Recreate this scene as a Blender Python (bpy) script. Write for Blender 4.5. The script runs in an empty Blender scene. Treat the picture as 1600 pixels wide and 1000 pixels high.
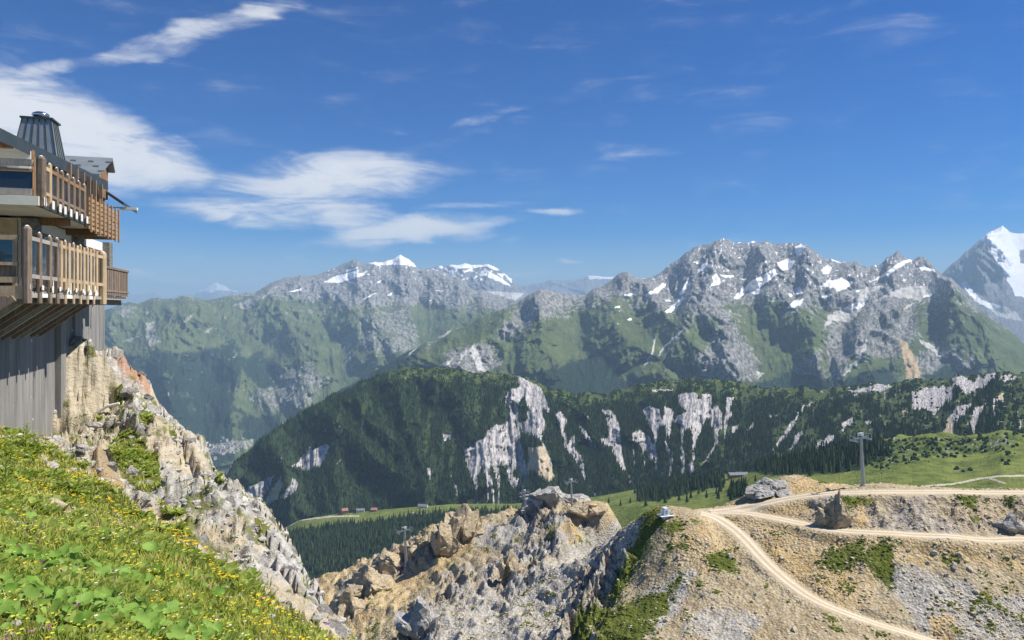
import bpy, bmesh, math, random
import numpy as np
from mathutils import Vector, Matrix

random.seed(7); RNG = np.random.default_rng(7)
HAZE_DENSITY = 5.4e-5
SC = bpy.context.scene
COL = SC.collection
F, HV = 1150.0, 480.0            # focal length and horizon row of the 1600 x 1000 photograph

# ------------------------------------------------------------------ camera
cam = bpy.data.cameras.new('camera'); camo = bpy.data.objects.new('camera', cam); COL.objects.link(camo)
camo.location = (0, 0, 0); camo.rotation_euler = (math.radians(90), 0, 0)
cam.sensor_width = 36; cam.lens = 36 * F / 1600; cam.shift_y = -20 / 1600
cam.clip_start = 0.05; cam.clip_end = 200000
SC.camera = camo
SC.render.resolution_x, SC.render.resolution_y = 1024, 640
SC.cycles.use_denoising = True
SC.cycles.max_bounces = 6; SC.cycles.volume_bounces = 0; SC.cycles.transparent_max_bounces = 8
SC.view_settings.view_transform = 'Standard'; SC.view_settings.look = 'None'
SC.view_settings.gamma = 1; SC.view_settings.exposure = 0.6

# ------------------------------------------------------------------ node helper
class G:
    def __init__(s, nt): s.nt = nt; s.n = nt.nodes; s.l = nt.links
    def put(s, sock, v):
        if v is None: return
        if isinstance(v, bpy.types.NodeSocket): s.l.new(v, sock)
        else:
            if hasattr(sock, 'default_value'):
                dv = sock.default_value
                if hasattr(dv, '__len__') and not hasattr(v, '__len__'): v = [v] * len(dv)
                if hasattr(dv, '__len__') and len(dv) == 4 and len(v) == 3: v = (*v, 1)
                sock.default_value = v
    def m(s, op, a, b=None, c=None, clamp=False):
        n = s.n.new('ShaderNodeMath'); n.operation = op; n.use_clamp = clamp
        s.put(n.inputs[0], a); s.put(n.inputs[1], b); s.put(n.inputs[2], c); return n.outputs[0]
    def vm(s, op, a, b=None):
        n = s.n.new('ShaderNodeVectorMath'); n.operation = op
        s.put(n.inputs[0], a); s.put(n.inputs[1], b); return n.outputs[0]
    def noise(s, vec, scale, detail=4, rough=0.55, dist=0.0, color=False):
        n = s.n.new('ShaderNodeTexNoise'); s.put(n.inputs['Vector'], vec); s.put(n.inputs['Scale'], scale)
        n.inputs['Detail'].default_value = detail; n.inputs['Roughness'].default_value = rough
        n.inputs['Distortion'].default_value = dist
        return n.outputs['Color' if color else 'Fac']
    def vor(s, vec, scale, feature='F1', out='Distance'):
        n = s.n.new('ShaderNodeTexVoronoi'); n.feature = feature
        s.put(n.inputs['Vector'], vec); s.put(n.inputs['Scale'], scale); return n.outputs[out]
    def step(s, x, lo, hi):
        n = s.n.new('ShaderNodeMapRange'); n.interpolation_type = 'SMOOTHSTEP'
        s.put(n.inputs[0], x); s.put(n.inputs[1], lo); s.put(n.inputs[2], hi)
        n.inputs[3].default_value = 0; n.inputs[4].default_value = 1; return n.outputs[0]
    def lin(s, x, lo, hi, a, b):
        n = s.n.new('ShaderNodeMapRange'); s.put(n.inputs[0], x)
        for i, v in enumerate((lo, hi, a, b)): n.inputs[i + 1].default_value = v
        return n.outputs[0]
    def mix(s, f, a, b, mode='MIX'):
        n = s.n.new('ShaderNodeMix'); n.data_type = 'RGBA'; n.blend_type = mode
        s.put(n.inputs[0], f); s.put(n.inputs[6], a); s.put(n.inputs[7], b); return n.outputs[2]
    def mapping(s, vec, scale=(1, 1, 1), rot=(0, 0, 0), loc=(0, 0, 0)):
        n = s.n.new('ShaderNodeMapping'); s.put(n.inputs[0], vec)
        n.inputs['Scale'].default_value = scale; n.inputs['Rotation'].default_value = rot
        n.inputs['Location'].default_value = loc; return n.outputs[0]
    def sep(s, v):
        n = s.n.new('ShaderNodeSeparateXYZ'); s.put(n.inputs[0], v); return n.outputs
    def comb(s, x, y, z):
        n = s.n.new('ShaderNodeCombineXYZ')
        for i, v in enumerate((x, y, z)): s.put(n.inputs[i], v)
        return n.outputs[0]
    def attr(s, name, out='Fac'):
        n = s.n.new('ShaderNodeAttribute'); n.attribute_name = name; return n.outputs[out]
    def bump(s, h, dist, strength=1.0, normal=None):
        n = s.n.new('ShaderNodeBump'); s.put(n.inputs['Height'], h); n.inputs['Distance'].default_value = dist
        n.inputs['Strength'].default_value = strength; s.put(n.inputs['Normal'], normal); return n.outputs[0]
    def pos(s): return s.n.new('ShaderNodeNewGeometry').outputs['Position']
    def obj(s): return s.n.new('ShaderNodeTexCoord').outputs['Object']
    def rnd(s): return s.n.new('ShaderNodeObjectInfo').outputs['Random']

def material(name):
    mt = bpy.data.materials.new(name); mt.use_nodes = True
    g = G(mt.node_tree); b = g.n['Principled BSDF']
    b.inputs['Specular IOR Level'].default_value = 0.15; b.inputs['Roughness'].default_value = 0.9
    return mt, g, b

# ------------------------------------------------------------------ sky, clouds and sun
SUN_AZ, SUN_EL = math.radians(84), math.radians(52)      # to the right of the view, slightly ahead
world = bpy.data.worlds.new('World'); SC.world = world; world.use_nodes = True
g = G(world.node_tree); bg = g.n['Background']
sky = g.n.new('ShaderNodeTexSky'); sky.sky_type = 'NISHITA'; sky.sun_disc = False
sky.sun_elevation = SUN_EL; sky.sun_rotation = SUN_AZ
sky.altitude = 2700; sky.air_density = 1.0; sky.dust_density = 0.25; sky.ozone_density = 2.2
d = g.n.new('ShaderNodeTexCoord').outputs['Generated']
wx, wy, wz = g.sep(d)
az = g.m('ARCTAN2', wx, wy); el = g.m('ARCSINE', wz)
# wisps: stretch the noise along the wind and warp the cloud outlines with it
wv = g.comb(az, el, 0.0)
warp = g.noise(g.mapping(wv, (4, 9, 1), (0, 0, 0.25)), 1.0, 6, 0.6, 0.3, True)
wr, wg_, _ = g.sep(warp)
azw = g.m('ADD', az, g.m('MULTIPLY', g.m('SUBTRACT', wr, 0.5), 0.16))
elw = g.m('ADD', el, g.m('MULTIPLY', g.m('SUBTRACT', wg_, 0.5), 0.075))
def skyblob(u, v, a, b, rot, k=1.0):
    a0 = math.atan((u - 800) / F); e0 = math.atan((HV - v) / math.hypot(F, u - 800))
    dx = g.m('SUBTRACT', azw, a0); dz = g.m('SUBTRACT', elw, e0)
    c, s_ = math.cos(rot), math.sin(rot)
    p = g.m('DIVIDE', g.m('ADD', g.m('MULTIPLY', dx, c), g.m('MULTIPLY', dz, s_)), a / F)
    q = g.m('DIVIDE', g.m('SUBTRACT', g.m('MULTIPLY', dz, c), g.m('MULTIPLY', dx, s_)), b / F)
    r = g.m('ADD', g.m('MULTIPLY', p, p), g.m('MULTIPLY', q, q))
    return g.m('MULTIPLY', g.m('MAXIMUM', g.m('SUBTRACT', 1.0, r), -0.6), k)
BLOBS = [(60, 208, 200, 72, -0.18, 1.4), (-160, 200, 260, 90, 0, 1.4), (225, 248, 125, 42, -0.2, 1.05), (100, 258, 190, 36, -.05, 1.1),
         (510, 285, 200, 44, 0.08, 1.0), (420, 328, 160, 26, 0.02, .9), (640, 364, 150, 23, 0.07, 1.05), (540, 335, 120, 30, -.3, .9),
         (360, 20, 150, 20, 0.42, .72), (170, 95, 190, 16, 0.40, .5), (870, 330, 65, 10, 0.05, .62), (750, 325, 100, 9, .08, .5),
         (765, 180, 60, 9, 0.1, .3), (590, 130, 90, 14, .3, .2), (990, 235, 60, 8, -.1, .2), (250, 434, 150, 5, 0, .55), (895, 405, 28, 4, 0, .6),
         (760, 425, 120, 5, 0, .5)]
acc = None
for bb in BLOBS:
    e = skyblob(*bb); acc = e if acc is None else g.m('MAXIMUM', acc, e)
fib = g.noise(g.mapping(wv, (7, 34, 1), (0, 0, 0.22)), 1.0, 8, 0.62, 0.7)
puff = g.noise(g.mapping(wv, (11, 17, 1)), 1.0, 7, 0.55, 0.3)
tex = g.m('ADD', g.m('MULTIPLY', fib, 0.6), g.m('MULTIPLY', puff, 0.4))
soft = g.step(g.m('ADD', acc, g.m('MULTIPLY', g.m('SUBTRACT', tex, 0.5), 2.0)), -0.15, 1.15)
dens = g.m('MULTIPLY', soft, g.lin(g.m('ADD', fib, g.m('MULTIPLY', acc, .16)), .40, .64, .12, 1.0), clamp=True)
veil = g.m('MULTIPLY', g.step(fib, 0.50, 0.80), g.step(g.noise(g.mapping(wv, (2, 4, 1)), 1.0, 3, 0.5), 0.45, 0.75))
dens = g.m('MAXIMUM', g.m('MULTIPLY', dens, 0.93), g.m('MULTIPLY', veil, 0.10))
dens = g.m('MULTIPLY', dens, g.step(el, -0.01, 0.04))
shade = g.lin(g.noise(g.mapping(wv, (7, 13, 1), (0, 0, 0), (.3, .1, 0)), 1.0, 4, 0.55), 0.3, 0.7, 0.78, 1.0)
ccol = g.mix(shade, (6.2, 6.7, 7.5), (9.0, 8.9, 8.8))
hs = g.n.new('ShaderNodeHueSaturation'); hs.inputs['Saturation'].default_value = 1.85; hs.inputs['Hue'].default_value = .515; g.l.new(sky.outputs[0], hs.inputs['Color'])
g.l.new(g.mix(dens, hs.outputs[0], ccol), bg.inputs[0]); bg.inputs[1].default_value = 0.074

sun = bpy.data.lights.new('sun', 'SUN'); suno = bpy.data.objects.new('sun', sun); COL.objects.link(suno)
sun.energy = 5.0; sun.angle = math.radians(0.53); sun.color = (1.0, 0.95, 0.86)
SDIR = Vector((math.cos(SUN_EL) * math.sin(SUN_AZ), math.cos(SUN_EL) * math.cos(SUN_AZ), math.sin(SUN_EL)))
suno.rotation_euler = SDIR.to_track_quat('Z', 'Y').to_euler()

# ------------------------------------------------------------------ numpy noise
def _hash(ix, iy, iz, seed):
    h = (ix.astype(np.int64) * 374761393 + iy.astype(np.int64) * 668265263 + iz.astype(np.int64) * 2147483647 + seed * 974634777) & 0xffffffff
    h = ((h ^ (h >> 13)) * 1274126177) & 0xffffffff
    h = ((h ^ (h >> 16)) * 2246822519) & 0xffffffff
    return (h ^ (h >> 15)) & 0xffffffff
def perlin(x, y, seed=0):
    x = np.asarray(x, float); y = np.asarray(y, float)
    xi = np.floor(x); yi = np.floor(y); fx = x - xi; fy = y - yi
    u = fx * fx * fx * (fx * (fx * 6 - 15) + 10); v = fy * fy * fy * (fy * (fy * 6 - 15) + 10)
    z0 = np.zeros_like(xi)
    def gr(a, b, dx, dy):
        an = _hash(a, b, z0, seed) * (2 * np.pi / 4294967296.0)
        return np.cos(an) * dx + np.sin(an) * dy
    n = (gr(xi, yi, fx, fy) * (1 - u) + gr(xi + 1, yi, fx - 1, fy) * u) * (1 - v) + \
        (gr(xi, yi + 1, fx, fy - 1) * (1 - u) + gr(xi + 1, yi + 1, fx - 1, fy - 1) * u) * v
    return n * 1.5
def vnoise3(x, y, z, seed=0):
    xi, yi, zi = np.floor(x), np.floor(y), np.floor(z)
    fx, fy, fz = x - xi, y - yi, z - zi
    u, v, w = [t * t * (3 - 2 * t) for t in (fx, fy, fz)]
    h = lambda a, b, c: _hash(xi + a, yi + b, zi + c, seed) / 2147483648.0 - 1.0
    def l(a, b, t): return a + (b - a) * t
    return l(l(l(h(0,0,0), h(1,0,0), u), l(h(0,1,0), h(1,1,0), u), v), l(l(h(0,0,1), h(1,0,1), u), l(h(0,1,1), h(1,1,1), u), v), w)
def fbm(x, y, o=5, seed=0, gain=.5, lac=2.03):
    s = 0; a = 1; t = 0
    for i in range(o):
        s = s + a * perlin(x, y, seed + i * 17); t += a; a *= gain; x = x * lac + 3.7; y = y * lac + 1.3
    return s / t
def ridged(x, y, o=5, seed=0, gain=.5, lac=2.07):
    s = 0; a = 1; t = 0; w = 1.0
    for i in range(o):
        n = 1 - np.abs(perlin(x, y, seed + i * 31)) * 1.6
        n = np.clip(n, 0, 1) ** 2 * w
        w = np.clip(n * 1.8, 0.15, 1)
        s = s + a * n; t += a; a *= gain; x = x * lac + 5.1; y = y * lac + 9.2
    return s / t
def sm(x, a, b):
    t = np.clip((x - a) / (b - a), 0, 1); return t * t * (3 - 2 * t)

# ------------------------------------------------------------------ geometry helpers
def at(u, v, Y): return np.array([(u - 800) / F * Y, Y, (HV - v) / F * Y])
def new_obj(name, verts, faces, mat=None, parent=None, smooth=False):
    me = bpy.data.meshes.new(name); me.from_pydata([tuple(map(float, v)) for v in verts], [], faces); me.update()
    if smooth: me.polygons.foreach_set('use_smooth', [True] * len(me.polygons))
    for mm in (mat if isinstance(mat, (list, tuple)) else [mat]):
        if mm: me.materials.append(mm)
    o = bpy.data.objects.new(name, me); COL.objects.link(o)
    if parent is not None: o.parent = parent
    return o
def np_mesh(name, V, Fc, mat, smooth=True):
    """V (n,3), Fc (m,k) arrays"""
    me = bpy.data.meshes.new(name); n, k = Fc.shape
    me.vertices.add(len(V)); me.vertices.foreach_set('co', np.ascontiguousarray(V, np.float32).ravel())
    me.loops.add(n * k); me.loops.foreach_set('vertex_index', np.ascontiguousarray(Fc, np.int32).ravel())
    me.polygons.add(n); me.polygons.foreach_set('loop_start', np.arange(0, n * k, k, dtype=np.int32))
    me.polygons.foreach_set('use_smooth', np.full(n, smooth))
    me.update(calc_edges=True)
    if mat: me.materials.append(mat)
    o = bpy.data.objects.new(name, me); COL.objects.link(o); return o
def grid_faces(nr, nc):
    i = np.arange(nr * nc).reshape(nr, nc)
    return np.stack([i[:-1, :-1].ravel(), i[:-1, 1:].ravel(), i[1:, 1:].ravel(), i[1:, :-1].ravel()], 1)
def set_attr(o, name, cols):
    a = o.data.attributes.new(name, 'FLOAT_COLOR', 'POINT')
    c = np.ones((len(o.data.vertices), 4), np.float32)
    for i, x in enumerate(cols):
        if x is not None: c[:, i] = np.asarray(x).ravel()
        else: c[:, i] = 0
    a.data.foreach_set('color', c.ravel())
def tag(o, label=None, cat=None, group=None, kind=None):
    if label: o['label'] = label
    if cat: o['category'] = cat
    if group: o['group'] = group
    if kind: o['kind'] = kind
    return o
def polydist(U, V, pts, closed=True):
    """signed distance (inside negative) to a polygon, or distance to a polyline"""
    P = np.array(pts, float); n = len(P); d2 = np.full(U.shape, 1e18); ins = np.zeros(U.shape, bool)
    for i in range(n if closed else n - 1):
        a, b = P[i], P[(i + 1) % n]; ex, ey = b - a; L = ex * ex + ey * ey + 1e-9
        t = np.clip(((U - a[0]) * ex + (V - a[1]) * ey) / L, 0, 1)
        dx = U - a[0] - t * ex; dy = V - a[1] - t * ey
        d2 = np.minimum(d2, dx * dx + dy * dy)
        if closed and ey != 0:
            c = ((a[1] > V) != (b[1] > V)) & (U < ex * (V - a[1]) / ey + a[0]); ins ^= c
    d_ = np.sqrt(d2)
    return np.where(ins, -d_, d_) if closed else d_
def patches(U, V, polys, feather=2.0, ret=None):
    """mask 0..1 of a list of outlines on a hillside (U, V are the hillside's own bearing / height coordinates)"""
    out = np.zeros(U.shape)
    for p in polys:
        P = np.array(p); m = feather * 2 + 4
        sel = (U > P[:, 0].min() - m) & (U < P[:, 0].max() + m) & (V > P[:, 1].min() - m) & (V < P[:, 1].max() + m)
        if sel.any():
            dd = polydist(U[sel], V[sel], p); out[sel] = np.maximum(out[sel], 1 - sm(dd, -feather, feather))
    return out
def crop(x0, y0, k):
    return lambda *L: [[(x0 + a * k, y0 + b * k) for a, b in p] for p in L]
# ------------------------------------------------------------------ terrain material
def terrain_mat(name, S, grass=((.075, .105, .035), (.12, .14, .05)), forest=(.016, .03, .018), rock=((.12, .12, .125), (.34, .33, .315)),
                pale=((.42, .41, .40), (.58, .56, .53)), ochre=((.38, .27, .14), (.52, .42, .27)), snow=(.93, .93, .94), meadow=(.13, .20, .04),
                bd=1.0, mk=0.55, streak=(1, .4, .4)):
    """S: size in metres of the middle-sized mottling"""
    mt, g, b = material(name)
    p = g.pos()
    n1 = g.noise(p, 1 / S, 6, .62); n2 = g.noise(p, 1 / (S * .22), 5, .6); n3 = g.noise(p, 1 / (S * 5), 4, .55)
    px_, py_, pz_ = g.sep(p); st = g.noise(g.mapping(g.comb(g.attr('across'), py_, pz_), streak), 1 / (S * .35), 5, .62, .25)
    A = g.sep(g.attr('mA', 'Color')); B = g.sep(g.attr('mB', 'Color'))
    jit = g.m('MULTIPLY', g.m('SUBTRACT', g.m('ADD', g.m('MULTIPLY', n1, .4), g.m('ADD', g.m('MULTIPLY', n2, .3), g.m('MULTIPLY', st, .3))), .5), 8.5 * mk)
    def msk(x, w=.12, k=1.0): return g.step(g.m('ADD', x, g.m('MULTIPLY', jit, k)), .5 - w, .5 + w)
    gc = g.mix(g.step(n1, .35, .65), grass[0], grass[1])
    gc = g.mix(g.m('MULTIPLY', g.step(n3, .4, .65), .5), gc, tuple(x * .62 for x in grass[0]))
    gc = g.mix(g.m('MULTIPLY', g.step(n2, .5, .75), .35), gc, (.16, .15, .10))
    gc = g.mix(msk(B[2], .25), gc, g.mix(g.step(g.m('ADD', g.m('MULTIPLY', n1, .6), g.m('MULTIPLY', n3, .4)), .36, .62), tuple(x * .62 for x in meadow), (meadow[0] * 1.45, meadow[1] * 1.22, meadow[2] * 1.3)))
    rc = g.mix(g.step(st, .38, .62), rock[0], rock[1])
    rc = g.mix(g.m('MULTIPLY', g.step(n2, .52, .7), .5), rc, tuple(x * .55 for x in rock[0]))
    col = g.mix(msk(A[1]), gc, rc)
    fc = g.mix(g.step(n2, .3, .7), tuple(x * .6 for x in forest), tuple(x * 1.7 for x in forest))
    col = g.mix(msk(A[2], .15), col, fc)
    pc = g.mix(g.step(st, .42, .58), pale[0], pale[1])
    pc = g.mix(g.m('MULTIPLY', g.step(n2, .55, .72), .45), pc, tuple(x * .5 for x in pale[0]))
    col = g.mix(msk(B[0], .12, .45), col, pc)
    oc = g.mix(g.step(st, .35, .65), ochre[0], ochre[1])
    col = g.mix(msk(B[1], .12, .5), col, oc)
    col = g.mix(msk(A[0], .12, .7), col, snow)
    g.l.new(col, b.inputs['Base Color'])
    rough = g.m('ADD', g.m('MULTIPLY', st, .6), g.m('MULTIPLY', n2, .4))
    g.l.new(g.bump(rough, S * .3 * bd, 1.0), b.inputs['Normal'])
    b.inputs['Roughness'].default_value = .95; b.inputs['Specular IOR Level'].default_value = .05
    return mt

def curve(pts, u, k):
    P = np.array(sorted(pts)); return np.interp(u, P[:, 0], P[:, k])

class Massif:
    """A mountain side: columns of ground running from a foot line up to a crest line and down the far side."""
    def __init__(s, crest, foot, u0, u1, nu, ns, prof=1.25, nb=24, back=(2500, 900), crest_noise=(0, 100), smoothk=0):
        s.u = np.linspace(u0, u1, nu); s.ns, s.nb, s.nu = ns, nb, nu
        vc, Yc = curve(crest, s.u, 1), curve(crest, s.u, 2); vf, Yf = curve(foot, s.u, 1), curve(foot, s.u, 2)
        Zc = (HV - vc) / F * Yc; Zf = (HV - vf) / F * Yf
        if crest_noise[0]:
            xx = (s.u - 800) / F * Yc
            Zc = Zc + crest_noise[0] * (ridged(xx / crest_noise[1], xx * 0 + 3, 5, 5) - .55) 
        t = np.linspace(0, 1, ns)[:, None]; tb = (np.linspace(0, 1, nb + 1)[1:] ** 1.5)[:, None]
        Y = np.concatenate([Yf + (Yc - Yf) * t, Yc + tb * back[0]], 0)
        Z = np.concatenate([Zf + (Zc - Zf) * t ** prof, Zc - back[1] * tb], 0)
        s.X = (s.u[None, :] - 800) / F * Y; s.Y = Y; s.Z = Z
        s.t = np.concatenate([np.repeat(t, nu, 1), np.repeat(1 + tb, nu, 1)], 0)
        s.U = np.repeat(s.u[None, :], ns + nb, 0); s.V = HV - F * s.Z / s.Y
        s.W = (s.U - 800) / F * float(np.mean(Yc))          # position across the mountain side
        s.env = sm(s.t, -.05, .12) * (1 - .75 * sm(s.t, .93, 1.0))
    def push(s, D):                       # relief: towards the viewer's side of the mountain (world -Y)
        Y2 = s.Y - D * s.env; s.X = s.X * (Y2 / s.Y); s.Y = Y2
    def spur(s, pts, width, prot, p=1.0):
        dd = polydist(s.U + 6 * fbm(s.U / 30, s.V / 30, 3, 9), s.V, pts, False)
        s.push(.68 * prot * np.clip(1 - dd / width, 0, 1) ** p)
    def ridges(s, seed, u0, u1, n, widths, prots, k=1.0, top=0.0, bottom=1.0):
        """branching spurs: main ribs wander down from the crest, side ribs leave them, small ribs leave those"""
        r = random.Random(seed); us_ = s.u; vcr = s.V[s.ns - 1]; vft = s.V[0]; lv = [[], [], []]
        def walk(u, v, ang, L, st, drift):
            P = [(u, v)]; d_ = 0
            while d_ < L: ang += r.gauss(0, drift); ang = max(-1.25, min(1.25, ang)); u += st * math.sin(ang); v += st * math.cos(ang); P.append((u, v)); d_ += st
            return P, ang
        for i in range(n):
            u = u0 + (u1 - u0) * (i + r.uniform(.1, .9)) / n; v = float(np.interp(u, us_, vcr)); vf = float(np.interp(u, us_, vft)); hgt = vf - v
            v += top * hgt; P, _ = walk(u, v, r.gauss(0, .45), hgt * r.uniform(.6, 1.0) * bottom, 9 * k, .16); lv[0].append(P)
            for j in range(1, len(P) - 1):
                for sd in (-1, 1):
                    if r.random() < .62:
                        Q, _ = walk(P[j][0], P[j][1], sd * r.uniform(.5, 1.0), r.uniform(16, 44) * k, 5 * k, .15); lv[1].append(Q)
                        for m_ in range(1, len(Q)):
                            for s2 in (-1, 1):
                                if r.random() < .55: lv[2].append(walk(Q[m_][0], Q[m_][1], sd * .5 + s2 * r.uniform(.4, .9), r.uniform(6, 15) * k, 3.5 * k, .2)[0])
        wu = s.U + 2.2 * k * fbm(s.U / (9 * k), s.V / (9 * k), 3, seed); wv = s.V + 2.2 * k * fbm(s.U / (9 * k) + 9, s.V / (9 * k), 3, seed + 3); V0 = s.V; tot = np.zeros(s.U.shape); col0, du = us_[0], us_[1] - us_[0]
        for P_, wd, pr in zip(lv, widths, prots):
            acc_ = np.zeros(s.U.shape)
            for P in P_:
                a = np.array(P); c0 = max(0, int((a[:, 0].min() - wd - 4 - col0) / du)); c1 = min(s.nu, int((a[:, 0].max() + wd + 4 - col0) / du) + 1)
                if c1 - c0 < 2: continue
                mid_ = V0[:, (c0 + c1) // 2]; rows = np.where((mid_ > a[:, 1].min() - wd - 26) & (mid_ < a[:, 1].max() + wd + 26))[0]
                if len(rows) < 2: continue
                sl = (slice(rows[0], rows[-1] + 1), slice(c0, c1)); dd = polydist(wu[sl], wv[sl], P, False); acc_[sl] = np.maximum(acc_[sl], np.clip(1 - dd / wd, 0, 1))
            tot += pr * acc_ ** .9
        s.push(tot * (s.t <= 1.0001)); return tot
    def build(s, name, mat, mA, mB, label=None):
        V = np.stack([s.X, s.Y, s.Z], -1).reshape(-1, 3)
        o = np_mesh(name, V, grid_faces(s.ns + s.nb, s.nu), mat)
        set_attr(o, 'mA', mA); set_attr(o, 'mB', mB); tag(o, label, None, None, 'structure'); s.o = o
        ra = o.data.attributes.new('across', 'FLOAT', 'POINT'); ra.data.foreach_set('value', np.ascontiguousarray(s.W.ravel(), np.float32))
        return o
    def screen(s):                        # bearing / height of the finished surface, for placing its patches
        return 800 + F * s.X / s.Y, HV - F * s.Z / s.Y
    def sample(s, w, n):
        """n random ground points, weighted by mask w and ground area"""
        f = slice(0, s.ns)
        X, Y, Z = s.X[f], s.Y[f], s.Z[f]
        ar = np.abs(np.gradient(X, axis=1) * np.gradient(Y, axis=0)) * w[f]
        pr = ar.ravel() / ar.sum(); idx = RNG.choice(pr.size, n, p=pr)
        r, c = np.unravel_index(idx, X.shape); r = np.clip(r, 0, X.shape[0] - 2); c = np.clip(c, 0, X.shape[1] - 2)
        a, b = RNG.random(n), RNG.random(n)
        def L(Q): return (Q[r, c] * (1 - a) + Q[r, c + 1] * a) * (1 - b) + (Q[r + 1, c] * (1 - a) + Q[r + 1, c + 1] * a) * b
        return np.stack([L(X), L(Y), L(Z)], 1)
    def find(s, u, v):                    # ground point of this side seen at bearing u, height v
        U, V = s.screen(); f = slice(0, s.ns)
        k = np.argmin((U[f] - u) ** 2 + (V[f] - v) ** 2); r, c = np.unravel_index(k, U[f].shape)
        return np.array([s.X[r, c], s.Y[r, c], s.Z[r, c]])

C1 = crop(160, 380, .26); C2 = crop(500, 380, .26); C3 = crop(880, 350, .27); C4 = crop(1200, 340, .27)
C5 = crop(280, 550, .3); C6 = crop(640, 560, .24); C7 = crop(960, 560, .24); C8 = crop(1280, 560, .24)

# ---- far ranges on the horizon
far = Massif([(100, 470, 40000), (150, 466, 40000), (200, 458, 40000), (235, 455, 40000), (262, 461, 40000), (300, 458, 40000), (318, 452, 40000), (330, 445, 40000), (340, 441, 40000),
              (352, 443, 40000), (362, 453, 40000), (390, 460, 40000), (440, 462, 40000), (700, 465, 40000)],
             [(100, 500, 33000), (700, 500, 33000)], 100, 700, 300, 40, 1.1, 6, (4000, 900), (260, 1500))
far.push(900 * ridged(far.X / 2500, far.Z / 1600, 5, 3))
U, V = far.screen()
sn = (1 - sm(V + 5 * fbm(U / 14, V / 8, 4, 2), 452, 459)) 
far.build('mountains_far', terrain_mat('far_range', 500, rock=((.16, .17, .2), (.28, .28, .3))), (sn, 1 - sn * 0, None), (None, None, None))

plat = Massif([(760, 470, 26000), (800, 446, 26000), (840, 444, 26000), (862, 437, 26000), (900, 434, 26000), (930, 430, 26000), (960, 430, 26000), (975, 433, 26000),
               (1010, 432, 26000), (1040, 434, 26000), (1080, 450, 26000)], [(760, 520, 19000), (1080, 520, 19000)], 760, 1080, 220, 50, 1.1, 6, (4000, 900), (120, 1400))
plat.push(700 * ridged(plat.X / 1700, plat.Z / 900, 5, 13))
U, V = plat.screen(); sn = patches(U, V + 2 * fbm(U / 9, V / 6, 3, 4), C3([(140, 300), (240, 290), (310, 285), (300, 315), (150, 320)], [(440, 310), (520, 300), (510, 322), (450, 325)]), 1)
plat.build('mountains_far_plateau', terrain_mat('plateau', 400, rock=((.16, .17, .2), (.28, .28, .3))), (sn, np.ones_like(U), None), (None, None, None))

# ---- domed snow peak behind the left massif
dome = Massif([(600, 440, 15500), (640, 424, 15500), (670, 417, 15500), (690, 415, 15500), (720, 413, 15500), (750, 411, 15500), (775, 417, 15500), (790, 428, 15500), (805, 440, 15500),
               (820, 455, 15500), (850, 472, 15500)], [(600, 530, 12500), (850, 530, 12500)], 600, 850, 260, 110, .9, 8, (3000, 900), (70, 500))
dome.ridges(16, 620, 840, 5, (26, 11, 5), (330, 170, 80), .8); dome.push(160 * ridged(dome.W / 800, dome.Z / 900, 6, 21))
U, V = dome.screen(); Vw = V + 2 * fbm(U / 7, V / 5, 4, 6)
sn = patches(U, Vw, C2([(740, 125), (860, 115), (1000, 115), (1100, 145), (1070, 165), (990, 140), (900, 150), (820, 150)], [(750, 190), (800, 165), (795, 195), (750, 200)], [(815, 235), (885, 200), (840, 245)],
                       [(985, 150), (1030, 175), (1090, 210), (1160, 265), (1080, 235), (1010, 200)], [(620, 165), (690, 190), (640, 175)], [(800, 150), (830, 140), (815, 180)], [(1100, 170), (1150, 220), (1160, 250), (1110, 190)]), 1.2)
sn = np.maximum(sn, .75 * (fbm(U / 10, V / 6, 4, 31) > .12) * (V < 438))
pl = patches(U, Vw, C2([(940, 285), (1230, 300), (1180, 340), (1090, 360), (1030, 330)]), 3)
dome.build('mountain_dome', terrain_mat('dome', 160, rock=((.14, .15, .17), (.27, .27, .28))), (sn, np.ones_like(U), None), (pl, None, None))

# ---- left massif
lm = Massif([(120, 500, 9000), (165, 482, 9000), (185, 474, 9000), (200, 472, 9000), (215, 476, 9000), (240, 466, 9300), (285, 462, 9500), (320, 466, 9700), (360, 463, 10000), (400, 456, 10500),
             (425, 441, 11000), (445, 434, 11300), (480, 431, 11500), (510, 424, 11800), (535, 410, 12000), (552, 404, 12000), (566, 411, 12000), (600, 409, 12300), (612, 405, 12300), (626, 399, 12300), (640, 405, 12300),
             (652, 416, 12200), (690, 424, 11800), (720, 436, 11300), (740, 450, 10800), (770, 458, 10500), (810, 470, 10000), (870, 490, 9500)],
            [(120, 760, 5200), (280, 735, 5300), (360, 725, 5400), (420, 705, 5600), (500, 660, 6000), (600, 600, 6500), (700, 540, 7200), (870, 520, 8000)],
            120, 870, 600, 250, 1.12, 8, (3000, 900), (55, 420))
xx, hh = lm.W, lm.Z
lm.push(330 * (ridged(xx / 1900 + .3 * fbm(xx / 900, hh / 900, 3, 3), hh / 1900, 4, 41) - .4)); lm.push(90 * fbm(xx / 120, hh / 120, 5, 46)); lm.push(45 * ridged(xx / 130, hh / 170, 3, 48))
lm.ridges(5, 130, 860, 9, (46, 17, 7), (420, 210, 80), 1.0)
for sp in ([(552, 404), (560, 450), (600, 500), (640, 560)], [(640, 420), (630, 470), (650, 520)], [(735, 452), (725, 480), (700, 520)], [(440, 436), (480, 480), (500, 560), (470, 620)],
           [(545, 480), (510, 520)], [(330, 545), (400, 600), (440, 660)], [(250, 560), (280, 640)], [(370, 560), (365, 640)]):
    lm.spur(sp, 26, 420)
U, V = lm.screen(); w1 = fbm(U / 40, V / 25, 5, 51); w2 = fbm(U / 12, V / 9, 4, 52)
Vw = V + 2 * w2
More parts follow.
